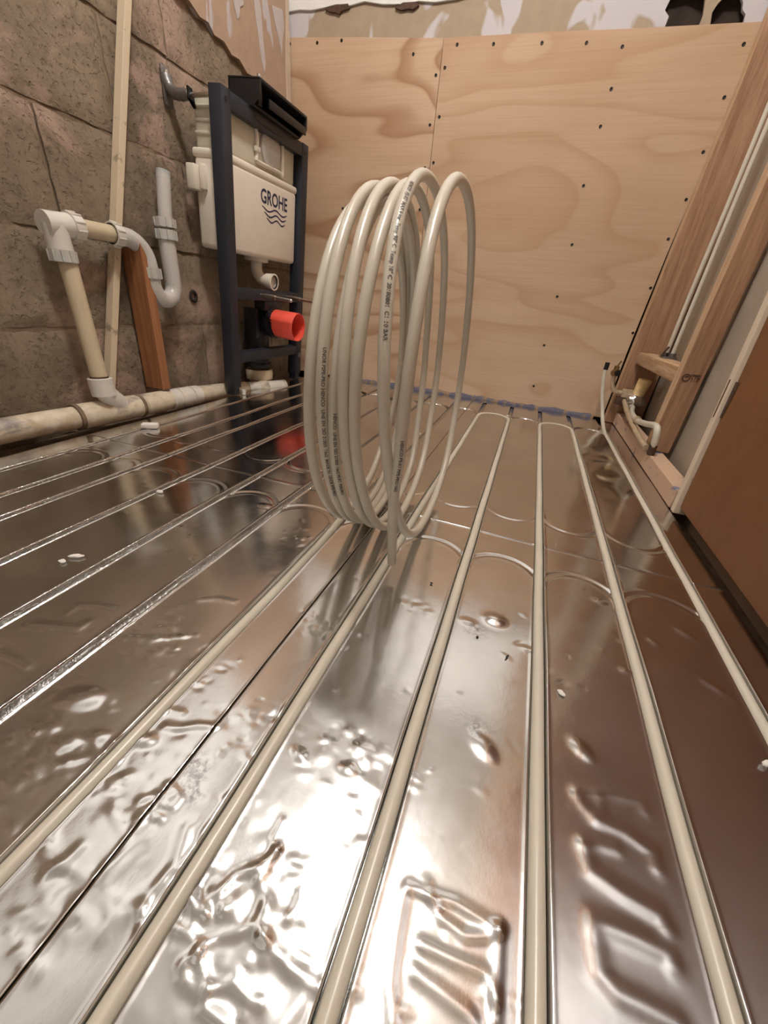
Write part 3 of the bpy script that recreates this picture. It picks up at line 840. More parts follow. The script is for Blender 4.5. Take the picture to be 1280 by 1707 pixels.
cpart(MB().rbox((0.372, 1.842, 0.088), (0.418, 1.874, 0.119), 0.003), 'lower_block', M['rust'])
# silver tape bundle and the pale stopper on top of it
b = bmesh.new(); bmesh.ops.create_icosphere(b, subdivisions=3, radius=1.0)
for v in b.verts:
    k = 1 + 0.22 * noise.noise(v.co * 2.3) + 0.10 * noise.noise(v.co * 6)
    v.co = Vector((0.437 + v.co.x * 0.034 * k, 1.832 + v.co.y * 0.026 * k, 0.112 + v.co.z * 0.032 * k))
cpart(MB().bm(b, True), 'tape_wrap', M['tape'], 'crumpled silver tape')
cpart(MB().lathe([(0.0, 0.0), (0.0, 0.021), (0.060, 0.0245), (0.063, 0.0235), (0.063, 0.0)], (0.440, 1.836, 0.135), (0.10, -0.05, 0.98), 20), 'stopper', M['cork'], 'pale cork-coloured stopper')
cpart(MB().tube(catmull([(0.402, 1.85, 0.108), (0.403, 1.80, 0.096), (0.398, 1.70, 0.086), (0.392, 1.55, 0.076), (0.391, 1.42, 0.066), (0.394, 1.33, 0.060)], 6), 0.0085, 12), 'floor_pipe', M['copper'])
cpart(MB().tube(catmull([(0.437, 1.83, 0.092), (0.420, 1.74, 0.085), (0.402, 1.62, 0.092), (0.398, 1.53, 0.096), (0.394, 1.42, 0.112), (0.392, 1.325, 0.129), (0.393, 1.297, 0.122), (0.398, 1.292, 0.092), (0.402, 1.300, 0.066)], 6), 0.0090, 12), 'return_pipe', M['pipe'])
cpart(MB().ring((0.399, 1.560, 0.0945), (-0.03, -0.98, 0.06), 0.0088, 0.0120, 0.03, 16), 'coupling', M['copper'])
cpart(MB().cyl((0.400, 1.296, 0.082), (0.404, 1.305, 0.050), 0.0105, 14), 'pipe_end', M['rust'])

# ------------------------------------------------------------------ heating pipe: laid runs and loose coil
hp = tag(empty('heating_pipe', (-0.16, 0.67, 0.0)), 'ivory plastic heating pipe laid in grooves and rising into a loose upright coil', 'heating pipe')
ZP = -0.0052
def half(cx, cy, r, a0, a1, n=14):
    return [(cx + r * math.cos(a), cy + r * math.sin(a), ZP) for a in np.linspace(a0, a1, n)]
def wobble(x, y):
    return x + 0.0003 * math.sin(y * 23 + x * 50)
def run(x, y0, y1, n=34):
    return [(wobble(x, y), y, ZP + 0.0006 * math.sin(y * 17 + x * 30)) for y in np.linspace(y0, y1, n)]
g = GROOVES
def turn_far(i):
    cx, r = (g[i] + g[i + 1]) / 2, (g[i] - g[i + 1]) / 2
    return cx, r, 1.718 - r
pth = [(0.299, 1.865, 0.214), (0.303, 1.860, 0.18), (0.316, 1.850, 0.12), (0.332, 1.828, 0.065), (0.3425, 1.795, 0.024), (0.3475, 1.755, 0.004), (0.348, 1.70, ZP)]
pth = catmull(pth, 6)
pth += run(g[0], 1.66, -0.29)
near_cx = lambda i: ((g[i] + g[i + 1]) / 2, (g[i] - g[i + 1]) / 2)
cx, r = near_cx(0); pth += half(cx, -0.30, r, 0, -PI)
cx, r, cy = turn_far(1); pth += run(g[1], -0.29, cy - 0.01) + half(cx, cy, r, 0, PI)
pth += run(g[2], cy - 0.01, -0.29)
cx, r = near_cx(2); pth += half(cx, -0.30, r, 0, -PI)
cx, r, cy = turn_far(3); pth += run(g[3], -0.29, cy - 0.01) + half(cx, cy, r, 0, PI)
pth += run(g[4], cy - 0.01, -0.29)
cx, r = near_cx(4); pth += half(cx, -0.30, r, 0, -PI)
pth += run(g[5], -0.29, 0.50, 22)
pth += [(-0.2722, 0.56, -0.001), (-0.2730, 0.62, 0.0045), (-0.2745, 0.67, 0.0110)]
MB().tube(pth, PIPE_R, 14, up=(0, 0, 1)).build('laid_pipe', M['pipe'], hp, world_coords=True)['label'] = 'pipe runs pressed into the floor grooves'
tip = MB().tube([(0.300, 1.8655, 0.212), (0.300, 1.866, 0.240)], 0.0088, 14).build('end_sleeve', M['black'], hp, world_coords=True)
tip['label'] = 'black end sleeve in the right corner'

COIL_R = [0.26, 0.262, 0.257, 0.2575, 0.249, 0.256, 0.2475]
COIL_X = [(60, -0.1224), (80, -0.1166), (100, -0.1156), (120, -0.1213), (140, -0.1299), (169, -0.1382), (225, -0.1437), (250, -0.1426), (275, -0.1375), (300,
          -0.1318), (320, -0.1239), (388, -0.1180), (420, -0.1221), (440, -0.1324), (460, -0.1441), (480, -0.1571), (500, -0.1707), (529, -0.1841), (585,
          -0.1947), (610, -0.1977), (635, -0.1938), (660, -0.1877), (680, -0.1771), (748, -0.1663), (780, -0.1675), (800, -0.1742), (820, -0.1775), (840,
          -0.1808), (860, -0.1871), (889, -0.2013), (945, -0.2201), (970, -0.2284), (995, -0.2245), (1020, -0.2163), (1040, -0.2013), (1108, -0.1854), (1140,
          -0.1824), (1160, -0.1871), (1180, -0.1930), (1200, -0.2015), (1220, -0.2112), (1249, -0.2265), (1305, -0.2460), (1330, -0.2559), (1355, -0.2530),
          (1380, -0.2444), (1400, -0.2284), (1468, -0.2113), (1500, -0.2059), (1520, -0.2062), (1540, -0.2057), (1560, -0.2085), (1580, -0.2154), (1609,
          -0.2300), (1665, -0.2512), (1690, -0.2633), (1715, -0.2619), (1740, -0.2550), (1760, -0.2413), (1828, -0.2251), (1860, -0.2184), (1880, -0.2189),
          (1900, -0.2215), (1920, -0.2267), (1940, -0.2354), (1969, -0.2496), (2025, -0.2653), (2050, -0.2738), (2075, -0.2724), (2100, -0.2656), (2120,
          -0.2535), (2188, -0.2428), (2220, -0.2416), (2240, -0.2408), (2260, -0.2395), (2280, -0.2435), (2300, -0.2511), (2329, -0.2624), (2385, -0.2741),
          (2410, -0.2804), (2435, -0.2808), (2460, -0.2805), (2480, -0.2828)]
_ct, _cx = np.array([a for a, b in COIL_X], float), np.array([b for a, b in COIL_X])
def coil_at(deg):
    """point of the coil at turning angle deg (0 = floor contact, rising on the near side)"""
    rr = float(np.interp(deg / 360, np.arange(7) + 0.5, COIL_R)); t = math.radians(deg)
    return [float(np.interp(deg, _ct, _cx)), 0.67 - rr * math.sin(t), 0.0110 + rr * (1 - math.cos(t))]
angles = np.arange(80, 2480 + 1, 5.0)
P = np.array([coil_at(a) for a in angles])
kern = np.array([1, 2, 3, 4, 3, 2, 1]) / 16.0
px = np.convolve(np.pad(P[:, 0], 3, mode='edge'), kern, 'valid')
P[:, 0] = px
coil = [Vector(p) for p in P]
tail = catmull([(-0.1276, 0.476, 0.026), (-0.1275, 0.463, 0.070), (-0.1255, 0.444, 0.125), (-0.1215, 0.425, 0.18), tuple(coil[0])], 8)[:-1]
head = catmull([tuple(coil[-1]), (-0.2800, 0.78, 0.036), (-0.2765, 0.72, 0.0172), (-0.2745, 0.67, 0.0110)], 8)[1:]
coil_path = tail + coil + head
co = MB().tube(coil_path, PIPE_R, 16, up=(1, 0, 0)).build('pipe_coil', M['pipe'], hp, world_coords=True)
co['label'] = 'loose upright coil of ivory pipe with a cut end'
MB().ring(Vector(coil_path[0]) - (Vector(coil_path[1]) - Vector(coil_path[0])).normalized() * 0.0006, Vector(coil_path[1]) - Vector(coil_path[0]), 0.0052, 0.0073, 0.0008, 16).build('cut_end', M['waste_white'], co, world_coords=True)

def pipe_text(body, deg0, size, facing, name='printed_marking'):
    """lettering wrapped on the coil, running down the near side from angle deg0"""
    v, f = text_mesh(body, size, 0.00016)
    i0 = len(tail) + int((deg0 - 80) / 5)
    pts = [Vector(p) for p in coil_path[:i0 + 1]][::-1]
    s = [0.0]
    for a_, b_ in zip(pts[:-1], pts[1:]): s.append(s[-1] + (b_ - a_).length)
    out = []
    F = Vector(facing)
    for (x, y, _) in v:
        x = min(max(x, 0.0), s[-1] - 1e-4)
        k = int(np.searchsorted(s, x, side='right')) - 1; k = min(k, len(pts) - 2)
        t = (x - s[k]) / max(1e-9, s[k + 1] - s[k])
        c_ = pts[k].lerp(pts[k + 1], t); T = (pts[k + 1] - pts[k]).normalized()
        nrm = (F - T * F.dot(T)).normalized(); sid = nrm.cross(T) * -1
        a = (y - size * 0.35) / PIPE_R
        out.append(c_ + (nrm * math.cos(a) + sid * -math.sin(a)) * (PIPE_R + 0.00025))
    MB().add(out, f).build(name, M['ink'], co, world_coords=True)
pipe_text('HENCO  PE-RT  MAX 6 bar  Temp 90\u00b0 C  Temp 10\u00b0 C  20180801  C1 10 BAR', 360 + 150, 0.0062, (0.42, -0.9, 0))
pipe_text('UNOR PIPE-PRO HENCO  UNE EN ISO 21003  16x2  MADE IN  UNOR PIPE-PRO', 360 * 5 + 108, 0.0058, (0.62, -0.78, 0))
pipe_text('HENCO  UNE EN ISO 21003  16x2 PE-RT  PIPE-PRO', 360 * 4 + 92, 0.0056, (0.62, -0.78, 0))
pipe_text('HENCO PE-RT PIPE-PRO 16x2', 86, 0.0056, (0.5, -0.85, 0))

# ------------------------------------------------------------------ toilet frame with cistern (left wall)
tf = tag(empty('toilet_frame', (-1.06, 1.51, 0.0), (0, math.radians(3.9), 0)), 'navy steel toilet frame holding a cream cistern against the block wall', 'toilet frame')
def fpart(mb, name, mat, lab=None, bevel=0.0, parent=None):
    o = mb.build(name, mat, parent or tf, bevel=bevel)
    if lab: o['label'] = lab
    return o
for y0, y1 in ((-0.238, -0.197), (0.212, 0.256)):
    p = fpart(MB().rbox((-0.045, y0, 0.030), (0.0, y1, 0.884), 0.002), 'post', M['navy'])
    fpart(MB().rbox((-0.040, y0 + 0.005, 0.003), (-0.004, y1 - 0.005, 0.14), 0.002), 'foot', M['navy'])
    fpart(MB().cyl((0.0, (y0 + y1) / 2, 0.858), (0.0012, (y0 + y1) / 2, 0.858), 0.0065, 14), 'bolt_hole', M['black'], parent=p)
fpart(MB().cyl((0.0, 0.234, 0.118), (0.006, 0.234, 0.118), 0.012, 6), 'foot_bolt', M['grey_metal'])
fpart(MB().cyl((0.006, -0.190, 0.020), (0.006, -0.190, 0.002), 0.008, 10), 'foot_bolt', M['waste_white'])
tr_ = fpart(MB().rbox((-0.040, -0.198, 0.842), (-0.001, 0.213, 0.882), 0.002), 'top_rail', M['navy'])
fpart(MB().prism([(-0.088, 0.874), (-0.080, 0.862), (-0.05, 0.856), (0.06, 0.856), (0.095, 0.862), (0.105, 0.874)], -0.002, 0.0006, 'x'), 'slot', M['black'], parent=tr_)
fpart(MB().rbox((-0.040, -0.198, 0.342), (-0.001, 0.213, 0.379), 0.002), 'cross_rail', M['navy'])
fpart(MB().rbox((-0.040, -0.198, 0.122), (-0.001, 0.213, 0.160), 0.002), 'cross_rail', M['navy'])
# cistern body: deeper lower tub, rolled joint, flatter top half
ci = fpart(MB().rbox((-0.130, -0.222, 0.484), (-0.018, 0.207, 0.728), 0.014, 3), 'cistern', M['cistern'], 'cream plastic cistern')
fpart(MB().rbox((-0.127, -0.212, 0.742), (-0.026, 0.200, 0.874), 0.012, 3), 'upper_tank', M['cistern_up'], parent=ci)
fpart(MB().rbox((-0.134, -0.225, 0.722), (-0.016, 0.209, 0.746), 0.009, 3), 'joint_flange', M['cistern'], parent=ci)
for z in (0.776, 0.806, 0.836):
    fpart(MB().rbox((-0.124, -0.216, z), (-0.034, 0.196, z + 0.010), 0.004), 'tank_rib', M['cistern_up'], parent=ci)
fpart(MB().rbox((-0.132, -0.256, 0.636), (-0.100, -0.218, 0.700), 0.004).rbox((-0.098, -0.238, 0.640), (-0.080, -0.218, 0.704), 0.004), 'side_clip', M['cistern'], parent=ci)
# access opening: rough square collar round a domed disc
fr = MB()
q = 0.058
sq = [(-q, -q), (-q * 0.6, -q * 1.02), (q * 0.7, -q * 0.98), (q, -q), (q * 0.97, q * 0.7), (q, q * 0.95), (q * 0.3, q * 1.04), (-q * 0.7, q), (-q * 1.02, q * 0.9), (-q * 0.94, 0)]
loop = [(-0.021, 0.030 + y * 1.35, 0.816 + z * 0.92) for y, z in sq]
loop.append(loop[0])
fr.tube(catmull(loop, 4), 0.0065, 8)
fpart(fr, 'access_collar', M['cistern'], parent=ci)
fpart(MB().lathe([(0.0, 0.056), (0.008, 0.055), (0.010, 0.046), (0.009, 0.02), (0.009, 0.0)], (-0.0255, 0.034, 0.812), (1, 0, 0), 28), 'access_disc', M['trap'], parent=ci)
fpart(MB().rbox((-0.024, -0.060, 0.785), (-0.012, -0.034, 0.800), 0.003), 'collar_tab', M['cistern'], parent=ci)
# printed name and waves
v, f = text_mesh('GROHE', 0.0530, 0.0011)
w = max(p[0] for p in v)
lg = MB().add([(-0.0174, -0.032 + p[0] * 0.172 / w, 0.6555 + p[1] * 1.08) for p in v], f)
fpart(lg, 'logo_name', M['logo'], parent=ci)
for k in range(3):
    y0, y1, z0 = -0.024 + 0.014 * k, 0.138 - 0.006 * k, 0.640 - 0.0155 * k
    pts = []
    ys_ = np.linspace(y0, y1, 40)
    zc = [z0 + 0.0055 * math.cos((y - y0) / (y1 - y0) * 2 * PI * 1.75 + 0.4) for y in ys_]
    vv, ff = [], []
    for i, (y, z) in enumerate(zip(ys_, zc)):
        th = 0.0024 if 2 < i < 37 else 0.0016
        vv += [(-0.0174, y, z - th), (-0.0174, y, z + th)]
        if i: ff.append((2 * i - 2, 2 * i, 2 * i + 1, 2 * i - 1))
    fpart(MB().add(vv, ff), 'logo_wave', M['logo'], parent=ci)
# black inspection shaft on top
sh = fpart(MB().rbox((-0.075, -0.112, 0.936), (0.040, 0.170, 0.944), 0.002)
           .rbox((-0.075, -0.112, 0.876), (-0.066, 0.170, 0.940), 0.002)
           .prism([(-0.070, 0.880), (0.008, 0.880), (0.040, 0.905), (0.040, 0.940), (-0.070, 0.940)], -0.112, -0.104, 'y')
           .prism([(-0.070, 0.880), (0.008, 0.880), (0.040, 0.905), (0.040, 0.940), (-0.070, 0.940)], 0.162, 0.170, 'y')
           .rbox((-0.070, -0.108, 0.880), (0.012, 0.166, 0.887), 0.002), 'inspection_shaft', M['black'], 'black open-fronted shaft on the cistern')
fpart(MB().rbox((0.034, -0.06, 0.890), (0.040, 0.166, 0.912), 0.002).rbox((-0.02, -0.090, 0.888), (0.02, -0.070, 0.934), 0.002), 'shaft_lip', M['black'], parent=sh)
fpart(MB().lathe([(0, 0.007), (0.008, 0.006), (0.009, 0.0)], (0.030, -0.100, 0.944), (0, 0, 1), 12), 'shaft_screw', M['steel'], parent=sh)
# flush bend
bend = [(-0.085, 0.03, 0.49), (-0.085, 0.03, 0.455)] + [(-0.085 + 0.042 * (1 - math.cos(a)), 0.03, 0.452 - 0.042 * math.sin(a)) for a in np.linspace(0.1, PI / 2, 8)] + [(-0.012, 0.03, 0.410)]
fb = fpart(MB().tube(bend, 0.0215, 20, up=(0, 1, 0)), 'flush_bend', M['cistern'], 'cream flush bend')
fpart(MB().lathe([(0, 0.046), (0.016, 0.046), (0.018, 0.028)], (-0.085, 0.03, 0.488), (0, 0, -1), 24), 'bend_flange', M['cistern'], parent=fb)
fpart(MB().lathe([(0, 0.0215), (0.0, 0.0265), (0.022, 0.0285), (0.036, 0.0300), (0.037, 0.0245), (0.0, 0.0235)], (-0.036, 0.03, 0.410), (1, 0, 0), 28), 'socket', M['cistern'], parent=fb)
fpart(MB().ring((-0.006, 0.03, 0.410), (1, 0, 0), 0.0205, 0.0246, 0.005, 28), 'rubber_seal', M['black'], parent=fb)
fpart(MB().cyl((-0.030, 0.03, 0.410), (-0.018, 0.03, 0.410), 0.0235, 24), 'socket_floor', M['grey_metal'], parent=fb)
# studs for the bowl
for y in (-0.060, 0.120):
    s_ = fpart(MB().cyl((-0.004, y, 0.362), (0.135, y, 0.362), 0.0058, 12), 'bowl_bolt', M['steel'])
    fpart(MB().lathe([(0, 0.0058), (0.0, 0.0080), (0.050, 0.0080), (0.052, 0.0062)], (0.015, y, 0.362), (1, 0, 0), 12), 'sleeve', M['steel'], parent=s_)
    fpart(MB().lathe([(0, 0.0068), (0.004, 0.0066), (0.008, 0.004), (0.009, 0.0)], (0.130, y, 0.362), (1, 0, 0), 12), 'tip', M['steel'], parent=s_)
# black waste elbow, red cap
we = MB()
el = [(0.020, 0.030, 0.262), (-0.03, 0.030, 0.262)] + [(-0.03 - 0.058 * math.sin(a), 0.03, 0.262 - 0.058 * (1 - math.cos(a))) for a in np.linspace(0.2, PI / 2, 8)] + [(-0.088, 0.03, 0.16), (-0.088, 0.03, 0.072)]
we.tube(el, 0.052, 24, up=(0, 1, 0))
wo = fpart(we, 'waste_elbow', M['black'], 'black plastic waste elbow')
fpart(MB().ring((-0.006, 0.03, 0.262), (1, 0, 0), 0.052, 0.059, 0.014, 28), 'elbow_rib', M['black'], parent=wo)
fpart(MB().ring((-0.088, 0.03, 0.09), (0, 0, -1), 0.052, 0.060, 0.014, 28), 'elbow_rib', M['black'], parent=wo)
fpart(MB().rbox((-0.055, -0.030, 0.305), (-0.002, 0.090, 0.342), 0.004).rbox((-0.09, -0.052, 0.20), (-0.03, -0.030, 0.31), 0.004), 'pipe_clamp', M['black'], parent=wo)
cap = fpart(MB().lathe([(0.0, 0.0), (0.0, 0.0500), (0.004, 0.0515), (0.105, 0.0535), (0.108, 0.0525), (0.107, 0.0500), (0.012, 0.0478), (0.010, 0.0)], (0.008, 0.030, 0.263), (1, 0, 0), 36), 'red_cap', M['red'], 'bright red protective cap')
fpart(MB().prism([(-0.004 + 0.030, 0.219), (0.004 + 0.030, 0.219), (0.004 + 0.030, 0.306), (-0.004 + 0.030, 0.306)], 0.018, 0.055, 'x'), 'cap_web', M['red'], parent=cap)
# wall bracket and rod holding the frame off the wall (built upright, in room coordinates)
def wpart(mb, name, mat, parent=None):
    return mb.build(name, mat, parent or tf, world_coords=True)
br = wpart(MB().rbox((X_LEFT + 0.003, 1.258, 0.838), (X_LEFT + 0.008, 1.290, 0.925), 0.002)
           .tube(catmull([(X_LEFT + 0.006, 1.274, 0.905), (X_LEFT + 0.012, 1.274, 0.885), (X_LEFT + 0.030, 1.274, 0.868), (X_LEFT + 0.060, 1.274, 0.862)], 5), [0.017] * 6 + [0.015] * 10, 12), 'wall_bracket', M['grey_metal'])
wpart(MB().lathe([(0, 0.0125), (0.03, 0.0135), (0.032, 0.0105)], (X_LEFT + 0.055, 1.274, 0.862), (1, 0, 0), 14), 'bracket_sleeve', M['grey_metal'], br)
wpart(MB().prism([(1.262, 0.852), (1.286, 0.848), (1.290, 0.838), (1.284, 0.834), (1.280, 0.876), (1.264, 0.878)], X_LEFT + 0.086, X_LEFT + 0.092, 'x'), 'lock_tab', M['black'], br)
wpart(MB().cyl((X_LEFT + 0.02, 1.274, 0.862), (-1.035, 1.282, 0.862), 0.0062, 12), 'threaded_rod', M['steel'], br)
wpart(MB().lathe([(0, 0.008), (0.004, 0.007), (0.006, 0.0)], (X_LEFT + 0.010, 1.274, 0.910), (1, 0, 0), 10), 'bracket_screw', M['steel'], br)

# ------------------------------------------------------------------ waste pipework on the left
wp = tag(empty('waste_pipe', (-1.13, 0.9, 0.0)), 'grubby white waste pipe along the block wall with riser and bottle-less U trap', 'waste pipe')
wp['label'] = 'grubby white waste pipe along the block wall with riser and U trap'
def wpp(mb, name, mat, lab=None, parent=None):
    o = mb.build(name, mat, parent or wp, world_coords=True)
    if lab: o['label'] = lab
    return o
axis_pts = [(-1.158, Y_FRONT + 0.02, 0.032), (-1.160, 0.2, 0.032), (-1.155, 0.55, 0.030), (-1.140, 0.72, 0.028), (-1.130, 0.88, 0.026), (-1.125, 1.02, 0.024), (-1.126, 1.16, 0.018), (-1.137, 1.30, 0.006), (-1.124, 1.42, -0.002)]
ax = catmull(axis_pts, 6)
wpp(MB().tube(ax, 0.0300, 20), 'soil_pipe', M['dirty'])
def on_axis(y):
    a = np.array([tuple(p) for p in ax]); return Vector((np.interp(y, a[:, 1], a[:, 0]), y, np.interp(y, a[:, 1], a[:, 2])))
def sleeve(y0, y1, r, name, mat):
    pts = [on_axis(y0), on_axis(y0 + 0.003), on_axis((y0 + y1) / 2), on_axis(y1 - 0.003), on_axis(y1)]
    return wpp(MB().tube(pts, [r - 0.003, r, r, r, r - 0.003], 20), name, mat)
tee = sleeve(0.715, 0.905, 0.0345, 'tee_fitting', M['dirty'])
wpp(MB().tube([on_axis(0.712), on_axis(0.722)], 0.0362, 20), 'tee_ring', M['mortar'], parent=tee)
wpp(MB().tube([on_axis(0.898), on_axis(0.908)], 0.0362, 20), 'tee_ring', M['mortar'], parent=tee)
sleeve(0.915, 1.005, 0.0330, 'coupling', M['dirty'])
sleeve(1.020, 1.150, 0.0330, 'coupling', M['waste_white'])
for y in (1.055, 1.110):
    wpp(MB().tube([on_axis(y - 0.002), on_axis(y + 0.002)], 0.0341, 20), 'seal_ring', M['dirty'])
wpp(MB().tube(catmull([on_axis(0.85), Vector((-1.126, 0.832, 0.050)), Vector((-1.121, 0.806, 0.078)), Vector((-1.119, 0.792, 0.105))], 6), 0.0275, 18), 'tee_branch', M['waste_white'], parent=tee)
wpp(MB().lathe([(0, 0.024), (0.0, 0.0305), (0.046, 0.0310), (0.048, 0.0285), (0.048, 0.022)], (-1.119, 0.795, 0.078), (-0.06, 0.02, 1), 22), 'branch_socket', M['waste_white'], parent=tee)
top_r = Vector((-1.146, 0.808, 0.440))
wpp(MB().cyl((-1.119, 0.794, 0.100), top_r, 0.0205, 20), 'riser', M['waste_beige'])
wpp(MB().ring((-1.1205, 0.7945, 0.124), (-0.06, 0.02, 1), 0.020, 0.0228, 0.006, 20), 'gasket', M['rust'])
# upper tee, its nuts and the arm to the trap
ut = wpp(MB().cyl((-1.146, 0.800, 0.425), (-1.146, 0.800, 0.478), 0.0265, 20).tube([(-1.146, 0.775, 0.476), (-1.146, 0.80, 0.477), (-1.146, 0.845, 0.480)], 0.0265, 20), 'upper_tee', M['waste_white'])
def nut(o, axis, r, L, name='union_nut', mat=None, parent=None):
    mb = MB().lathe([(0, r * 0.86), (0, r), (L, r * 0.96), (L, r * 0.84)], o, axis, 24)
    A = Vector(axis).normalized(); u = Vector((0, 0, 1)) if abs(A.z) < 0.9 else Vector((1, 0, 0)); u = (u - A * u.dot(A)).normalized(); w_ = A.cross(u)
    for k in range(10):
        a = 2 * PI * k / 10
        d = u * math.cos(a) + w_ * math.sin(a)
        c_ = Vector(o) + A * L * 0.5 + d * r
        mb.tube([c_ - A * L * 0.45, c_ + A * L * 0.45], 0.0022, 6)
    return wpp(mb, name, mat or M['waste_white'], parent=parent)
nut((-1.146, 0.801, 0.400), (0, 0, 1), 0.0295, 0.026, mat=M['trap'])
nut((-1.146, 0.835, 0.4795), (0, 1, 0.03), 0.0300, 0.026)
wpp(MB().cyl((-1.146, 0.85, 0.480), (-1.143, 0.965, 0.4795), 0.0200, 20), 'arm_pipe', M['waste_beige'])
nut((-1.143, 0.945, 0.4795), (0, 1, -0.03), 0.0285, 0.024)
bend2 = [(-1.143, 0.955, 0.479)] + [(-1.143 + 0.010 * t, 0.985 + 0.055 * math.sin(a), 0.423 + 0.055 * math.cos(a)) for t, a in zip(np.linspace(0, 1, 9), np.linspace(0, PI / 2, 9))] + [(-1.131, 1.040, 0.400)]
tb = wpp(MB().tube(catmull(bend2, 3), 0.0235, 20), 'trap_elbow', M['trap'])
nut((-1.131, 1.040, 0.410), (0, 0, -1), 0.0290, 0.028, mat=M['trap'])
ub = [(-1.131, 1.040, 0.395), (-1.131, 1.040, 0.372)] + [(-1.131 - 0.006 * (1 - math.cos(a)) / 2, 1.083 - 0.043 * math.cos(a), 0.370 - 0.043 * math.sin(a)) for a in np.linspace(0.05, PI - 0.05, 16)] + [(-1.137, 1.126, 0.374), (-1.139, 1.128, 0.44), (-1.140, 1.130, 0.505)]
wpp(MB().tube(ub, 0.0240, 20, up=(1, 0, 0)), 'u_trap', M['trap'], 'translucent grey-white U trap')
nut((-1.140, 1.131, 0.490), (0, 0, 1), 0.0300, 0.026, mat=M['trap'])
nut((-1.140, 1.133, 0.522), (0, 0, 1), 0.0300, 0.024, mat=M['trap'])
wpp(MB().tube([(-1.140, 1.133, 0.515), (-1.142, 1.148, 0.60), (-1.144, 1.160, 0.662)], 0.0195, 20, caps=False).ring((-1.1438, 1.1592, 0.656), (0, 0.15, 1), 0.0168, 0.0199, 0.006, 20), 'tail_tube', M['trap'], 'open translucent tail tube')
# soil connection below the black elbow
sl = tag(empty('soil_connector', (-1.13, 1.54, -0.03)), 'stubby white soil connector under the toilet frame with an open end', 'pipe fitting')
def slp(mb, name, mat):
    return mb.build(name, mat, sl, world_coords=True)
slp(MB().lathe([(0, 0.050), (0.0, 0.058), (0.030, 0.060), (0.040, 0.057), (0.040, 0.050)], (-1.135, 1.540, 0.026), (0, 0, 1), 24), 'socket_collar', M['waste_beige'])
slp(MB().cyl((-1.135, 1.540, -0.03), (-1.135, 1.540, 0.030), 0.045, 24), 'socket_neck', M['dirty'])
slp(MB().tube([(-1.116, 1.428, 0.000), (-1.07, 1.52, -0.002), (-1.045, 1.585, -0.003)], 0.026, 20).ring((-1.045, 1.585, -0.003), (0.36, 0.93, -0.01), 0.022, 0.0275, 0.010, 24), 'stub_pipe', M['waste_white'])
slp(MB().cyl((-1.0449, 1.5852, -0.003), (-1.0440, 1.5875, -0.003), 0.022, 20), 'stub_mouth', M['rust'])
slp(MB().tube([(-1.093, 1.475, -0.001), (-1.076, 1.510, -0.0015)], 0.0285, 20), 'stub_coupling', M['dirty'])

# ------------------------------------------------------------------ loose timbers against the left wall
def lean(name, foot, top_, wx, wy, mat, label):
    A, B = Vector(foot), Vector(top_)
    d = (B - A).normalized(); side = Vector((0, 1, 0)); side = (side - d * side.dot(d)).normalized(); out = side.cross(d)
    vs_ = [p + out * sx * wx / 2 + side * sy * wy / 2 for p in (A, B) for sx in (-1, 1) for sy in (-1, 1)]
    o = MB().add([tuple(v) for v in vs_], [(0, 1, 3, 2), (4, 6, 7, 5), (0, 4, 5, 1), (2, 3, 7, 6), (0, 2, 6, 4), (1, 5, 7, 3)]).build(name, mat, bevel=0.0015)
    return tag(o, label, 'timber')
lean('batten', (-1.1815, 0.857, 0.070), (-1.1815, 1.196, 1.12), 0.027, 0.019, M['batten'], 'long pale batten leaning up the block wall behind the waste pipe')
lean('timber_offcut', (-1.1510, 1.008, 0.062), (-1.1540, 1.022, 0.468), 0.074, 0.030, M['board_brown'], 'short orange-brown timber standing on the waste pipe')

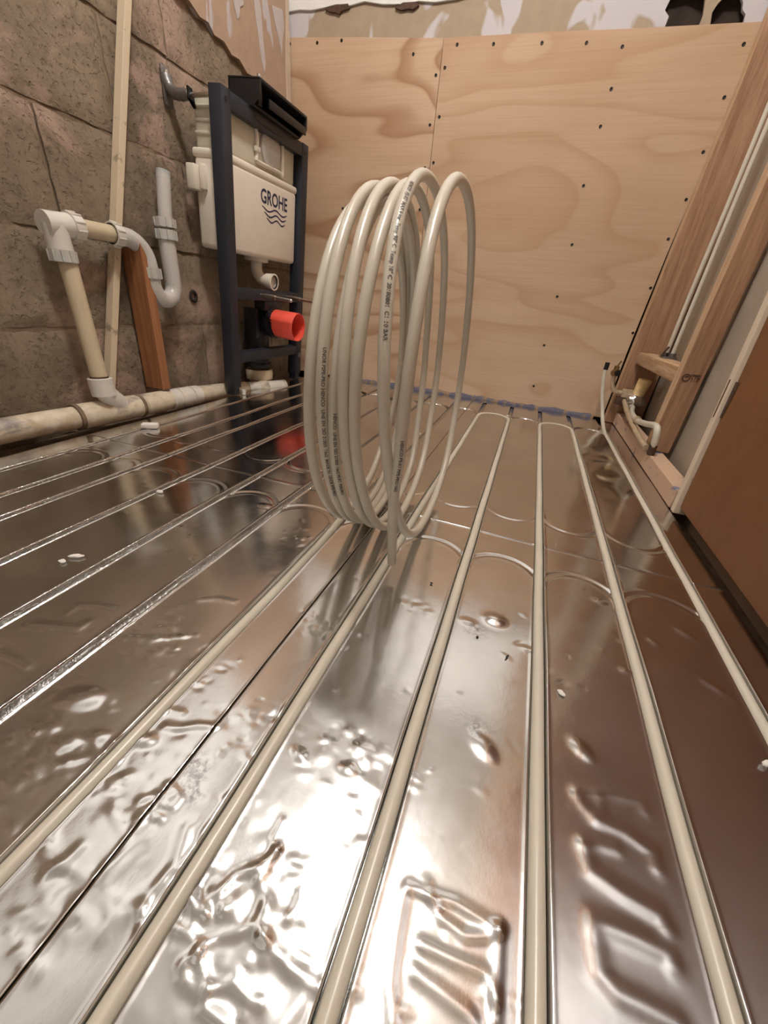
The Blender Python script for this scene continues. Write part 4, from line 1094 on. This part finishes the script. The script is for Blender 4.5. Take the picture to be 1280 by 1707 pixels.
# ------------------------------------------------------------------ crumbs and flakes on the foil
def crumb(loc, size, label, mat='crumb', flat=0.5, name='plaster_crumb', rz=0.0):
    b = bmesh.new(); bmesh.ops.create_icosphere(b, subdivisions=2, radius=1.0)
    off = Vector((loc[0] * 31, loc[1] * 17, 0))
    for v in b.verts:
        k = 1 + 0.38 * noise.noise(v.co * 1.7 + off)
        v.co = Vector((v.co.x * size[0], v.co.y * size[1], v.co.z * size[0] * flat)) * k
    z0 = min(v.co.z for v in b.verts)
    for v in b.verts: v.co.z -= z0
    o = MB().bm(b, False).build(name, M[mat])
    o.location = (loc[0], loc[1], 0.0006); o.rotation_euler = (0, 0, rz)
    return tag(o, label, 'debris')
ch = MB().rbox((-0.021, -0.011, 0.0), (0.021, 0.011, 0.013), 0.002).build('plaster_chunk', M['crumb'])
ch.location = (-0.992, 0.815, 0.001); ch.rotation_euler = (0, 0, 0.55)
tag(ch, 'white oblong chunk lying on the foil below the waste pipe', 'debris')
crumb((-0.580, 0.304), (0.011, 0.004), 'long thin white flake on the foil between empty grooves at the left', flat=0.2, rz=0.5)
crumb((-0.586, 0.287), (0.006, 0.004), 'small white flake just in front of the long thin flake', flat=0.3)
crumb((0.126, 0.355), (0.0050, 0.0032), 'white pointed flake beside the straightest pipe run', flat=0.35, rz=-0.6)
crumb((-0.646, 0.521), (0.008, 0.004), 'white crumb caught beside an empty groove at the left', flat=0.4)
crumb((-0.287, 1.230), (0.005, 0.004), 'tiny white crumb on the foil behind the coil', flat=0.6)
crumb((0.325, 0.353), (0.006, 0.003), 'pale splinter on the foil beside the rightmost pipe', flat=0.4, rz=0.8)
crumb((0.062, 0.383), (0.0032, 0.0010), 'tiny dark splinter on the foil right of the round blister', 'grit', 0.6, 'dark_splinter', 1.0)
crumb((0.022, 0.402), (0.0018, 0.0014), 'tiny dark speck on the foil in front of the round blister', 'grit', 0.6, 'dark_speck')
crumb((-0.062, 0.484), (0.0022, 0.0016), 'tiny dark speck on the foil right of the cut pipe end', 'grit', 0.6, 'dark_speck')
crumb((-0.03, 1.70), (0.006, 0.004), 'small white crumb at the far pipe bend near the plywood', flat=0.5)

# ------------------------------------------------------------------ ceiling lamp (the room's light, above the viewer)
lp = tag(empty('ceiling_lamp', LAMP_AT), 'round flush lamp on the white ceiling', 'lamp')
MB().lathe([(0.0, 0.0), (0.0, 0.150), (-0.020, 0.150), (-0.020, 0.132)], (0, 0, 0), (0, 0, 1), 40).build('lamp_base', M['white_wall'], lp)
MB().lathe([(-0.018, 0.125), (-0.060, 0.138), (-0.100, 0.130), (-0.135, 0.095), (-0.150, 0.050), (-0.154, 0.0)], (0, 0, 0), (0, 0, 1), 40).build('diffuser', M['emit'], lp)
